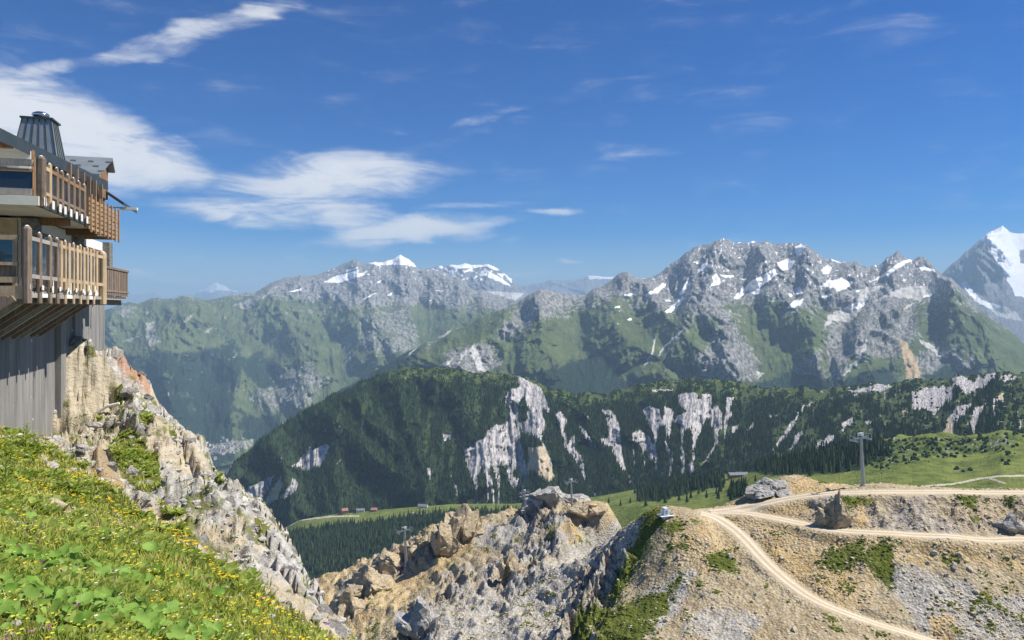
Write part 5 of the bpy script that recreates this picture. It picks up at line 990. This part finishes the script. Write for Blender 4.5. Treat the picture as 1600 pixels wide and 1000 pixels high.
flowers('purple_flowers', gs, 45, .024, (.34, .06, .26), 'purple flowers dotted in the foreground grass'); flowers('white_flowers', gs, 160, .02, (.75, .73, .68), 'small whitish flower heads in the foreground grass', (.05, .12))

# ---- butterbur clumps: every broad leaf its own piece
ol = []
for k in range(13):
    a = -2.75 + k * 5.5 / 12; r = .5 * (1 + .10 * math.cos(2 * a) + .05 * math.sin(7 * a)); ol.append((r * math.sin(a), .08 + r * math.cos(a) * .95 + .28))
lvv = [(0, .12, 0)] + [(x, y, .10 * (x * x + (y - .3) ** 2) * 2.2 + .02 * ((i % 2) * 2 - 1) + .14 * abs(x)) for i, (x, y) in enumerate(ol)]; lff = [(0, i, i + 1) for i in range(1, 13)]; lvv = [(x * (1 + .25 * math.sin(9 * y)), y * 1.12, z + .22 * abs(x) - .18 * max(0, y - .35)) for x, y, z in lvv]
lme = bpy.data.meshes.new('leaf'); lme.from_pydata(lvv, [], lff); lme.polygons.foreach_set('use_smooth', [True] * 12); lme.materials.append(M_butter)
CL = [(22, 885, 36, 'broad leaved plant clump at the left picture edge above the orange yellow flower'), (100, 890, 34, 'broad leaved plant clump below the largest tan boulder'), (60, 945, 34, 'broad leaved plant clump left of centre near the small white stone'), (175, 905, 30, 'broad leaved plant clump in the middle of the flowery slope'),
      (150, 965, 36, 'broad leaved plant clump just above the pale grey stone at the bottom edge'), (225, 980, 42, 'largest and densest broad leaved plant clump at the bottom edge'), (100, 835, 20, 'broad leaved plant clump right under the largest tan boulder'), (20, 820, 18, 'small broad leaved clump at the left edge beside the flat pale stone'),
      (320, 935, 12, 'sparse broad leaved clump beside the upright grey stone'), (290, 900, 12, 'rightmost leafy clump high on the flowery slope'), (15, 975, 22, 'broad leaved clump over the tan stone in the bottom left corner'), (300, 990, 20, 'broad leaved clump at the bottom edge, farthest right')]
for i, (u, v, n, lb) in enumerate(CL):
    q = fg_hit(u, v); e = bpy.data.objects.new('butterbur_plant', None); COL.objects.link(e); e.location = q; tag(e, lb, 'plant', 'broad leaved clumps in the foreground')
    for j in range(int(n * 1.3)):
        lo = bpy.data.objects.new('leaf', lme); COL.objects.link(lo); lo.parent = e; a = random.uniform(0, 6.283); r = (.02 + .36 * random.random() ** .7) * (q[1] / 6) ** .5; s_ = random.uniform(.045, .115) * (q[1] / 5.5) ** .5
        lo.location = (r * math.cos(a) * 1.3, r * math.sin(a), float(fg_h(q[0] + r * math.cos(a) * 1.3, q[1] + r * math.sin(a))[0] - q[2]) + random.uniform(.03, .13)); lo.rotation_euler = Vector((random.gauss(.15, .5), random.gauss(-.4, .45), .9)).to_track_quat('Z', 'Y').to_euler(); lo.rotation_euler.rotate_axis('Z', random.uniform(0, 6.28)); lo.scale = (s_, s_, s_)
# ---- upright leafy stems by the wall
def stem_plant(u, v, h, label):
    q = fg_hit(u, v); e = bpy.data.objects.new('willowherb_plant', None); COL.objects.link(e); e.location = q; tag(e, label, 'plant')
    V_, F_ = [], []; tube(V_, F_, (0, 0, -.05), (.03 * h, 0, h), .012, .005, 6); new_obj('stem', V_, F_, M_herb, e)
    w_ = leaf_mesh_long()
    for k in range(26):
        lo = bpy.data.objects.new('leaf', w_); COL.objects.link(lo); lo.parent = e; t = .12 + .86 * k / 26; s_ = h * .30 * (1.15 - .75 * abs(t - .35)) * (1 - .5 * (t > .9)); lo.location = (.03 * h * t, 0, t * h); lo.rotation_euler = (.75 + .5 * (t - .5), 0, k * 2.4); lo.scale = (s_, s_, s_)
_ll = []
def leaf_mesh_long():
    if not _ll:
        m_ = bpy.data.meshes.new('long_leaf'); m_.from_pydata([(0, 0, 0), (.11, .35, .02), (.09, .7, .01), (0, 1, -.06), (-.09, .7, .01), (-.11, .35, .02), (0, .4, -.03)], [], [(0, 1, 6), (1, 2, 6), (2, 3, 6), (3, 4, 6), (4, 5, 6), (5, 0, 6)]); m_.materials.append(M_herb); _ll.append(m_)
    return _ll[0]
stem_plant(40, 702, .62, 'tallest leafy upright plant in front of the concrete wall foot'); stem_plant(60, 712, .30, 'short leafy upright plant just right of the tallest one by the wall'); stem_plant(8, 770, .55, 'bushy upright plant at the left picture edge above the boulder'); stem_plant(22, 750, .4, 'second upright plant from the left edge, behind the bushy one')
# ---- blocks weathering out of the rock crest (pieces of the slope)
sdat = []
for i in range(6):
    v_, f_ = rock_geo(130 + i, 3, 16, .14); o_ = np_mesh('stone', v_, f_, None, False); sdat.append(o_.data); bpy.data.objects.remove(o_)
M_block = rock_mat('crest_block', (.36, .34, .31), (.62, .59, .54), (.52, .44, .31), 2.0, (.2, .2, .08))
for d_ in sdat: d_.materials.append(M_block)
for q in fg_sample(rkm * (FY > 7) * (1 - .7 * tanm), 70, 1.0):
    o_ = bpy.data.objects.new('stone', sdat[random.randrange(6)]); COL.objects.link(o_); o_.parent = slope; s_ = (.10 + .32 * random.random() ** 2.4) * min(1.2, q[1] / 18); o_.location = q - np.array([0, 0, .25 * s_]); o_.scale = (s_ * random.uniform(.9, 1.7), s_, s_ * random.uniform(.5, .9)); o_.rotation_euler = (random.uniform(-.3, .3), random.uniform(.1, .6), random.gauss(-.6, .5))
# ---- stones in the grass
M_pale = rock_mat('pale_stone', (.42, .40, .37), (.66, .63, .58), (.55, .50, .42), 3.0); M_warm = rock_mat('warm_stone', (.42, .33, .22), (.66, .56, .40), (.50, .42, .3), 3.0)
def fg_rock(u, v, w, h, seed, mat, label, sub=4, rz=0.0):
    q = fg_hit(u, v); k = q[1] / F; rock('boulder', q, (w * k / 2 / .8, w * k / 2 * .8, h * k / 2 * 1.3), seed, mat, label, 'rock', None, sub, rz, 0, .36, .16)
fg_rock(84, 798, 50, 27, 71, M_warm, 'largest tan boulder lying in the grass below the concrete wall', 4, .2); fg_rock(52, 814, 24, 10, 72, M_pale, 'flat pale stone in the grass just below the tan boulder'); fg_rock(12, 996, 34, 14, 73, M_warm, 'tan stone in the bottom left corner'); fg_rock(140, 992, 22, 14, 74, M_pale, 'pale grey stone at the bottom edge among the broad leaves')
fg_rock(64, 988, 14, 10, 75, M_pale, 'small white stone near the bottom left corner'); fg_rock(318, 922, 24, 10, 76, M_warm, 'tan stone right of the yellow flower cluster'); fg_rock(375, 955, 26, 9, 77, M_pale, 'white flat stone at the lower right of the flowery slope'); fg_rock(332, 948, 18, 16, 78, M_pale, 'upright grey stone beside the white flat stone'); fg_rock(200, 842, 16, 7, 79, M_pale, 'small white stone in the middle of the flowery slope'); fg_rock(495, 968, 24, 9, 80, M_pale, 'white stone at the grass edge near the lowest rock crest')
fg_rock(110, 752, 26, 9, 81, M_pale, 'pale stone ledge along the path below the wall, right one'); fg_rock(78, 732, 34, 10, 82, M_pale, 'pale stone ledge along the path below the wall, left one'); fg_rock(90, 690, 26, 14, 83, M_pale, 'grey rock at the foot of the concrete wall'); fg_rock(110, 838, 10, 8, 84, M_pale, 'tiny grey stone below the largest tan boulder')
for i in range(3): fg_rock((172, 150, 205)[i], (728, 668, 742)[i], (18, 24, 26)[i], (8, 14, 12)[i], 90 + i, M_pale, ['bright flat stone on the bare soil below the rock crest', 'grey block at the foot of the tan rock face', 'grey block among green patches under the crest'][i])
q = fg_hit(168, 646); V_, F_ = [], []; tube(V_, F_, (-.45, 0, -.05), (.05, 0, .22), .05, .05, 8); tube(V_, F_, (.05, 0, .22), (.4, .05, .3), .05, .045, 8); tag(new_obj('white_pipe', V_, F_, plain('white_plastic', (.75, .74, .70), .5)), 'short bent white pipe lying on the tan rock face', 'pipe').location = q + np.array([0, 0, .05])
st_pts = fg_sample(np.clip(rkm + .5 * gs, 0, 1) * (V > 640), 2200, 1.1); scatter_mesh('slope_stones', stone_geos, st_pts, (.03 + .16 * RNG.random(2200) ** 3) * np.clip(st_pts[:, 1] / 12, .4, 1.6), M_pale, 'loose pale stones on the foreground slope', 'stones')
# ------------------------------------------------------------------ mountain restaurant on the left
ch = bpy.data.objects.new('mountain_restaurant', None); COL.objects.link(ch); ch.location = (-11.93, 18, 0); ch.rotation_euler.z = math.atan2(.957, -.29)
tag(ch, 'timber and concrete mountain restaurant with balconies on the left cliff edge', 'building')
def wood(name, a, b_, sc=6.0):
    mt, g, b = material(name); p = g.obj(); n = g.noise(g.mapping(p, (3, 3, .35)), sc, 6, .7, .5); n2 = g.noise(p, 2.2, 4, .6); r_ = g.rnd()
    col = g.mix(g.step(n, .3, .7), a, b_); col = g.mix(g.m('MULTIPLY', g.step(n2, .5, .7), .4), col, tuple(x * .55 for x in a)); col = g.mix(g.m('MULTIPLY', r_, .3), col, tuple(x * 1.3 for x in b_)); g.l.new(col, b.inputs['Base Color']); g.l.new(g.bump(n, .006, .8), b.inputs['Normal']); b.inputs['Roughness'].default_value = .8; return mt
M_oldwood = wood('weathered_wood', (.13, .095, .07), (.27, .21, .16)); M_grey = wood('grey_wood', (.24, .22, .20), (.40, .37, .33)); M_new = wood('new_larch', (.38, .27, .16), (.55, .42, .27)); M_brown = wood('brown_wood', (.17, .095, .05), (.30, .18, .095)); M_slat = wood('larch_slats', (.27, .17, .095), (.42, .28, .165))
M_white = plain('white_render', (.74, .73, .70), .9, .1, 0, .05, 1.5); M_cream = plain('cream_soffit', (.82, .77, .62), .9, .1, 0, .12, 1.5); M_fascia = plain('dark_green_metal', (.05, .065, .067), .5, .4, .2, .15, 2.0); M_sheet = plain('grey_green_sheet', (.27, .30, .31), .45, .4, .4, .12, 1.2, (1, 1, 3)); M_chrome = plain('polished_steel', (.75, .76, .78), .18, .5, 1.0); M_foot = plain('white_socket', (.76, .75, .72), .7, .2, 0, .08, 6); M_stone = rock_mat('pier_stone', (.16, .155, .15), (.36, .34, .31), (.24, .22, .2), 4.0)
mglass, g, b = material('window_glass'); b.inputs['Base Color'].default_value = (.03, .04, .05, 1); b.inputs['Roughness'].default_value = .04; b.inputs['Specular IOR Level'].default_value = .7
mrail, g, b = material('railing_glass'); gl_ = g.n.new('ShaderNodeBsdfGlossy'); gl_.inputs['Roughness'].default_value = .05; tp = g.n.new('ShaderNodeBsdfTransparent'); tp.inputs[0].default_value = (.86, .93, .95, 1); fr = g.n.new('ShaderNodeFresnel'); mx = g.n.new('ShaderNodeMixShader'); g.l.new(fr.outputs[0], mx.inputs[0]); g.l.new(tp.outputs[0], mx.inputs[1]); g.l.new(gl_.outputs[0], mx.inputs[2]); g.l.new(mx.outputs[0], g.n['Material Output'].inputs[0])
mbase, g, b = material('board_marked_concrete'); p = g.obj(); px_, py_, pz_ = g.sep(p)
strk = g.noise(g.mapping(p, (2.2, 2.2, .16)), 1.6, 6, .65); n2 = g.noise(p, 5, 5, .65); bands = g.noise(g.comb(g.m('FLOOR', g.m('MULTIPLY', px_, 2.2)), 0.0, 0.0), 3.7, 1, .5); hole = g.vor(g.mapping(p, (1, 1, 1)), 1.3)
col = g.mix(g.step(strk, .3, .7), (.15, .145, .135), (.30, .29, .27)); col = g.mix(g.m('MULTIPLY', g.step(bands, .4, .6), .25), col, (.30, .29, .27)); col = g.mix(g.m('MULTIPLY', g.step(n2, .55, .72), .35), col, (.15, .145, .135)); col = g.mix(g.m('SUBTRACT', 1, g.step(hole, .05, .09)), col, (.62, .62, .60))
jo = g.m('PINGPONG', g.m('MULTIPLY', px_, 2.2), .5); col = g.mix(g.m('MULTIPLY', g.m('SUBTRACT', 1, g.step(jo, .01, .035)), .5), col, (.17, .165, .155))
g.l.new(col, b.inputs['Base Color']); g.l.new(g.bump(g.m('ADD', g.m('MULTIPLY', g.step(jo, .0, .03), .25), g.m('MULTIPLY', g.m('ADD', strk, n2), .5)), .015, .8), b.inputs['Normal'])
def P_(name, t0, t1, i0, i1, z0, z1, mat, parent=None):
    V_, F_ = [], []; bx(V_, F_, ((t0 + t1) / 2, (i0 + i1) / 2, (z0 + z1) / 2), (abs(t1 - t0), abs(i1 - i0), abs(z1 - z0))); return new_obj(name, V_, F_, mat, parent or ch)
def poly(name, V_, F_, mat, parent=None): return new_obj(name, V_, F_, mat, parent or ch)
# concrete base
P_('base_wall', -5, 16.0, 1.75, 8, -7, .27, mbase); P_('buttress', 9.0, 9.6, 1.55, 1.75, -6.6, -.2, mbase); P_('buttress', 11.2, 15.95, 1.66, 1.75, -6, .2, mbase)
# deck
P_('deck_slab', -.02, 12.0, .05, 7, .275, .40, M_grey); P_('deck_beam', .0, 12, .22, .42, .08, .27, M_oldwood); P_('deck_beam', .0, .2, .45, 7, .06, .27, M_oldwood)
for k in range(9): P_('deck_board', .05 + k * .84, .83 + k * .84, -.05, .06, .24 + .012 * (k % 3), .36, M_foot if k % 3 == 1 else M_grey)
P_('edge_beam', -.06, .02, .0, 7, .20, .52, M_new)
for k in range(10):
    t = -.1 + k * .82; V_, F_ = [], []
    p0, p1 = Vector((t, 1.75, -.9)), Vector((t, .18, .22)); d_ = (p1 - p0); R = d_.to_track_quat('Z', 'Y').to_matrix(); bx(V_, F_, (p0 + p1) / 2, (.15, .15, d_.length), R); poly('strut', V_, F_, (M_oldwood, M_grey, M_oldwood)[k % 3])
    P_('joist', t - .07, t + .07, .3, 1.74, .1, .26, M_oldwood)
for k in range(5):
    V_, F_ = [], []; t = -.9 - k * .8; p0, p1 = Vector((.9, 1.3 + k * .9, -1.1)), Vector((.05, 1.3 + k * .9, .2)); d_ = p1 - p0; bx(V_, F_, (p0 + p1) / 2, (.15, .15, d_.length), d_.to_track_quat('Z', 'Y').to_matrix()); poly('strut', V_, F_, M_grey)
def post(t, i, z0, z1, w, mat, cap=True):
    n = 8; V_, F_ = [], []; b0 = 0
    for z, r in ((z0, w / 2), (z1 - w * .3, w / 2), (z1, w * .32)):
        for k in range(n): V_.append((t + r * 1.05 * math.cos((k + .5) / n * 6.2832), i + r * 1.05 * math.sin((k + .5) / n * 6.2832), z))
    F_ = [(k, (k + 1) % n, n + (k + 1) % n, n + k) for k in range(n)] + [(n + k, n + (k + 1) % n, 2 * n + (k + 1) % n, 2 * n + k) for k in range(n)] + [tuple(range(2 * n, 3 * n)), tuple(range(n))[::-1]]
    o = poly('post', V_, F_, mat)
    if cap: poly('post_cap', [(t + w * .3 * math.cos(k / 8 * 6.2832), i + w * .3 * math.sin(k / 8 * 6.2832), z1 + .004) for k in range(8)] + [(t, i, z1 + .04)], [(k, (k + 1) % 8, 8) for k in range(8)], M_foot, o)
    return o
LT = [0, .92, 1.76, 2.42, 3.2, 4.05, 4.81, 5.62, 6.41, 7.62]
for k, t in enumerate(LT): post(t, -.06, .1, 1.9 if k else 1.98, (.2, .13, .13, .13, .09, .085, .085, .085, .085, .24)[k], (M_oldwood, M_oldwood, M_oldwood, M_oldwood, M_new, M_new, M_new, M_new, M_new, M_new)[k])
for k in range(9):
    m_ = M_grey if k < 3 else M_new; a, c_ = LT[k] + .1, LT[k + 1] - .08
    P_('top_rail', a, c_, -.10, -.01, 1.66, 1.76, m_); P_('bottom_rail', a, c_, -.10, -.01, .72, .82, m_); P_('glass_pane', a, c_, -.06, -.045, .825, 1.655, mrail); P_('post_foot', LT[k] - .07, LT[k] + .07, -.15, -.135, .44, .56, M_foot)
    if k >= 3: P_('infill_board', a + .05, a + .27, -.115, -.1, .5, 1.86, M_new)
for z0, z1 in ((1.64, 1.76), (1.02, 1.10), (.60, .74)): P_('front_rail', -.05, .05, .12, 7, z0, z1, M_new)
P_('front_glass', -.01, .005, .2, 7, 1.11, 1.63, mrail); P_('front_panel', .06, .09, .2, 7, .75, 1.0, M_oldwood)
for k in range(1, 5): post(0, k * 1.5, .3, 1.9, .18, M_oldwood)
for k in range(13): P_('railing_board', 8.25 + k * .29, 8.47 + k * .29, -.03, .01, .42, 1.38 + .02 * (k % 2), M_oldwood)
P_('top_rail', 8.1, 12.05, -.06, .04, 1.38, 1.46, M_oldwood); P_('bottom_rail', 8.1, 12.05, -.05, -.032, .55, .62, M_oldwood)
for k in range(5): P_('railing_board', 12.0, 12.04, .2 + k * .3, .42 + k * .3, .42, 1.38, M_oldwood)
# ground floor behind the deck
P_('lower_wall', 4.0, 13.0, 1.0, 8, .40, 2.6, M_white); P_('stone_pier', 3.9, 4.35, .85, 1.25, .4, 2.6, M_stone); P_('stone_pier', 8.1, 8.9, .8, 1.0, .4, 2.62, M_stone); P_('stone_pier', 12.5, 13.1, .75, 1.0, .4, 2.62, M_stone)
for k, t in enumerate((4.7, 6.3, 9.2, 10.3, 11.4)):
    wd = .95 if k > 1 else 1.1; fr_ = P_('window', t, t + wd, .94, .999, .55 if k < 2 else .9, 2.25, M_brown); P_('pane', t + .1, t + wd - .1, .925, .94, .65 if k < 2 else 1.0, 2.15, mglass, fr_)
for k in range(4):
    i0 = 1.35 + k * 1.3; fr_ = P_('window', 3.9, 3.998, i0, i0 + 1.2, .42, 2.55, M_new); P_('pane', 3.885, 3.9, i0 + .12, i0 + 1.08, .55, 2.1, mglass, fr_)
# balcony
P_('balcony_slab', 1.04, 9.8, .02, 1.6, 2.66, 2.80, M_cream); P_('balcony_slab', 1.04, 4, 1.6, 7, 2.665, 2.80, M_cream); P_('balcony_edge', 1.2, 5.7, -.05, .02, 2.60, 2.70, M_fascia); P_('balcony_edge', .98, 1.04, -.03, 7, 2.62, 2.86, M_cream); P_('support_beam', 4.2, 4.4, .1, 1.0, 2.44, 2.655, M_brown); P_('support_beam', 7.4, 7.6, .1, 1.0, 2.44, 2.655, M_brown)
BT = [1.22, 1.91, 2.54, 3.02, 3.6, 4.19, 4.77, 5.4]
for k, t in enumerate(BT): post(t, -.02, 2.62, 3.86 + (.06 if k == 0 else 0), .22 if k == 0 else .12, M_new if k == 1 else M_oldwood); P_('post_foot', t - .1, t + .1, -.12, -.105, 2.64, 2.86, M_foot)
for k in range(7):
    a, c_ = BT[k] + .1, BT[k + 1] - .07; P_('top_rail', a, c_, -.06, .03, 3.62, 3.72, M_new if k == 0 else M_brown); P_('bottom_rail', a, c_, -.06, .03, 2.96, 3.04, M_new if k == 0 else M_oldwood); P_('glass_pane', a, c_, -.02, -.005, 3.045, 3.615, mrail)
for z0, z1 in ((3.66, 3.82), (2.9, 3.06)): P_('front_rail', 1.1, 1.24, .16, 7, z0, z1, M_grey)
P_('front_rail', 1.12, 1.2, .16, 7, 3.5, 3.58, M_slat); P_('front_glass', 1.15, 1.165, .16, 7, 3.065, 3.495, mglass)
for k in range(7): P_('slat', 5.6, 9.75, -.12, -.085, 2.50 + k * .15, 2.60 + k * .15, M_slat)
for k in range(8): P_('slat_post', 5.7 + k * .57, 5.78 + k * .57, -.17, -.122, 2.40, 3.62, M_slat)
for k in range(4): P_('slat', 9.72, 9.748, 0, 1.0, 2.5 + k * .27, 2.62 + k * .27, M_slat)
P_('balcony_slab', 5.6, 9.78, -.06, .02, 2.52, 2.68, M_oldwood)
for t in (5.7, 6.5, 7.3, 8.1, 8.9, 9.8): P_('roof_post', t, t + .11, .42, .54, 2.8, 4.56, M_oldwood)
# upper floor
P_('upper_wall', 4.0, 12.9, 1.0, 8, 2.8, 4.62, M_brown); poly('gable_wall', [(t_, i_, z_) for t_ in (3.95, 3.999) for i_, z_ in ((1.02, 2.8), (6.4, 2.8), (6.4, 6.5), (1.12, 4.6), (1.02, 4.56))], [(0, 1, 2, 3, 4), (9, 8, 7, 6, 5)] + [(k_, 5 + k_, 5 + (k_ + 1) % 5, (k_ + 1) % 5) for k_ in range(5)], M_white)
for k, t in enumerate((4.7, 6.4, 8.1, 10.0)): fr_ = P_('window', t, t + 1.1, .94, .999, 2.95, 4.3, M_slat); P_('pane', t + .1, t + 1.0, .92, .94, 3.05, 4.2, mglass, fr_)
fr_ = P_('window', 3.88, 3.95, 1.6, 6.5, 2.9, 4.05, M_brown); P_('pane', 3.865, 3.88, 1.7, 6.4, 3.0, 3.95, mglass, fr_)
# roofs
def slab(name, pts, th, mat, parent=None):
    V_ = [tuple(p) for p in pts] + [(p[0], p[1], p[2] - th) for p in pts]; return poly(name, V_, [(0, 1, 2, 3), (7, 6, 5, 4), (0, 4, 5, 1), (1, 5, 6, 2), (2, 6, 7, 3), (3, 7, 4, 0)], mat, parent)
def eave(t): return 1.24 - (t - 2.26) * .0935
rf = slab('roof', [(-1.2, eave(-1.2), 4.78), (10.6, eave(10.6), 4.78), (10.6, 6.5, 6.7), (-1.2, 6.5, 6.7)], .10, M_sheet)
slab('fascia', [(-1.22, eave(-1.22) - .05, 4.80), (10.65, eave(10.65) - .05, 4.80), (10.65, eave(10.65) + .02, 4.83), (-1.22, eave(-1.22) + .02, 4.83)], .36, M_fascia, rf)
slab('soffit', [(-1.15, eave(-1.15) + .06, 4.66), (10.5, eave(10.5) + .06, 4.66), (10.5, 1.4, 4.92), (-1.15, 2.6, 5.12)], .04, M_white, rf)
for t in (2.9, 4.9, 6.9, 8.9): V_, F_ = [], []; bx(V_, F_, (t, eave(t) + .35, 4.50), (.16, .75, .18)); poly('rafter_end', V_, F_, M_brown, rf)
# chimney
cx, cy = 7.8, 1.85
V_ = [(cx - .66, cy - .66, 4.75), (cx + .66, cy - .66, 4.75), (cx + .66, cy + .66, 4.75), (cx - .66, cy + .66, 4.75), (cx - .42, cy - .42, 6.28), (cx + .42, cy - .42, 6.28), (cx + .42, cy + .42, 6.28), (cx - .42, cy + .42, 6.28)]
cm = poly('chimney', V_, [(4, 5, 6, 7), (0, 1, 5, 4), (1, 2, 6, 5), (2, 3, 7, 6), (3, 0, 4, 7)], M_sheet)
for s_ in range(6):
    f_ = s_ / 5 * 2 - 1; V_, F_ = [], []; tube(V_, F_, (cx - .67, cy + f_ * .66, 4.8), (cx - .43, cy + f_ * .42, 6.28), .018, .018, 5); poly('seam', V_, F_, M_fascia, cm)
    if 0 < s_ < 5: V_, F_ = [], []; tube(V_, F_, (cx + f_ * .66, cy - .67, 4.8), (cx + f_ * .42, cy - .43, 6.28), .018, .018, 5); poly('seam', V_, F_, M_fascia, cm)
V_, F_ = [], []; bx(V_, F_, (cx, cy, 6.31), (.96, .96, .06)); poly('cap', V_, F_, M_fascia, cm)
V_, F_ = [], []; tube(V_, F_, (cx, cy, 6.34), (cx, cy, 6.46), .14, .14, 16); poly('flue', V_, F_, M_chrome, cm)
V_, F_ = [], []; prof_ = [(.16, 6.42), (.25, 6.46), (.27, 6.50), (.24, 6.55), (.15, 6.60), (.03, 6.62)]
for r, z in prof_:
    for k in range(20): V_.append((cx + r * math.cos(k / 20 * 6.2832), cy + r * math.sin(k / 20 * 6.2832), z))
F_ = [(j * 20 + k, j * 20 + (k + 1) % 20, (j + 1) * 20 + (k + 1) % 20, (j + 1) * 20 + k) for j in range(5) for k in range(20)] + [tuple(range(100, 120))]; poly('vent_cowl', V_, F_, M_chrome, cm).data.polygons.foreach_set('use_smooth', [True] * 101)
# cross gable
cg = slab('cross_gable_roof', [(9.7, .5, 4.92), (11.85, .5, 5.92), (11.85, 5, 5.92), (9.7, 5, 4.92)], .1, M_sheet); slab('cross_gable_roof', [(11.86, .5, 5.92), (12.3, .5, 5.5), (12.3, 5, 5.5), (11.86, 5, 5.92)], .1, M_sheet)
for k in range(7):
    for j in range(3): P_q = .5 + k * .6 + .3 * (j % 2); zz_ = 4.92 + (.25 + j * .6) / 2.15; V_, F_ = [], []; bx(V_, F_, (9.7 + .25 + j * .6, P_q, zz_ + .03), (.04, .2, .05)); poly('snow_guard', V_, F_, M_sheet, cg)
poly('gable_boarding', [(10.3, .75, 4.3), (12.25, .75, 4.3), (12.25, .75, 5.42), (11.85, .75, 5.8), (10.3, .75, 5.1), (10.3, 1.0, 4.3), (12.25, 1.0, 4.3), (12.25, 1.0, 5.42), (11.85, 1.0, 5.8), (10.3, 1.0, 5.1)], [(0, 1, 2, 3, 4), (9, 8, 7, 6, 5), (0, 5, 6, 1), (1, 6, 7, 2), (2, 7, 8, 3), (3, 8, 9, 4), (4, 9, 5, 0)], M_brown)
slab('porch_roof', [(11.9, .12, 4.18), (14.6, .12, 4.18), (14.6, 1.0, 4.80), (11.9, 1.0, 4.80)], .12, M_fascia)
V_, F_ = [], []; tube(V_, F_, (12.6, 1.0, 4.06), (12.6, .35, 4.04), .03, .03, 6); bx(V_, F_, (12.6, .05, 4.02), (.24, .62, .10)); poly('floodlight', V_, F_, M_foot)
V_, F_ = [], []
prev = None
for k in range(9):
    a = k / 8; p_ = (6.6 - .25 * math.sin(a * 2.2), -.04 + .05 * a, .35 - 1.05 * a)
    if prev: tube(V_, F_, prev, p_, .018, .018, 6)
    prev = p_
poly('hanging_cable', V_, F_, M_grey)

# ------------------------------------------------------------------ the air
mh = bpy.data.materials.new('haze'); mh.use_nodes = True; nt = mh.node_tree; nt.nodes.remove(nt.nodes['Principled BSDF']); pv = nt.nodes.new('ShaderNodeVolumePrincipled')
pv.inputs['Color'].default_value = (.50, .75, 1.0, 1); pv.inputs['Density'].default_value = HAZE_DENSITY; pv.inputs['Anisotropy'].default_value = 0.0
nt.links.new(pv.outputs[0], nt.nodes['Material Output'].inputs['Volume'])
lo_ = min(float((far.Z).min()), float(lm.Z.min()), float(plat.Z.min()), float(gc.Z.min()), float(dome.Z.min()), float(bm.Z.min()), float(fh.Z.min()), float(vm.Z.min())) - 1
hi_ = max(float(far.Z.max()), float(lm.Z.max()), float(gc.Z.max()), float(dome.Z.max()), float(bm.Z.max())) + 20
V_, F_ = [], []; bx(V_, F_, (-2000, 22000, (lo_ + hi_) / 2), (62000, 52000, hi_ - lo_)); tag(new_obj('haze', V_, F_, mh), None, None, None, 'stuff')
print('HAZE BOX', lo_, hi_)
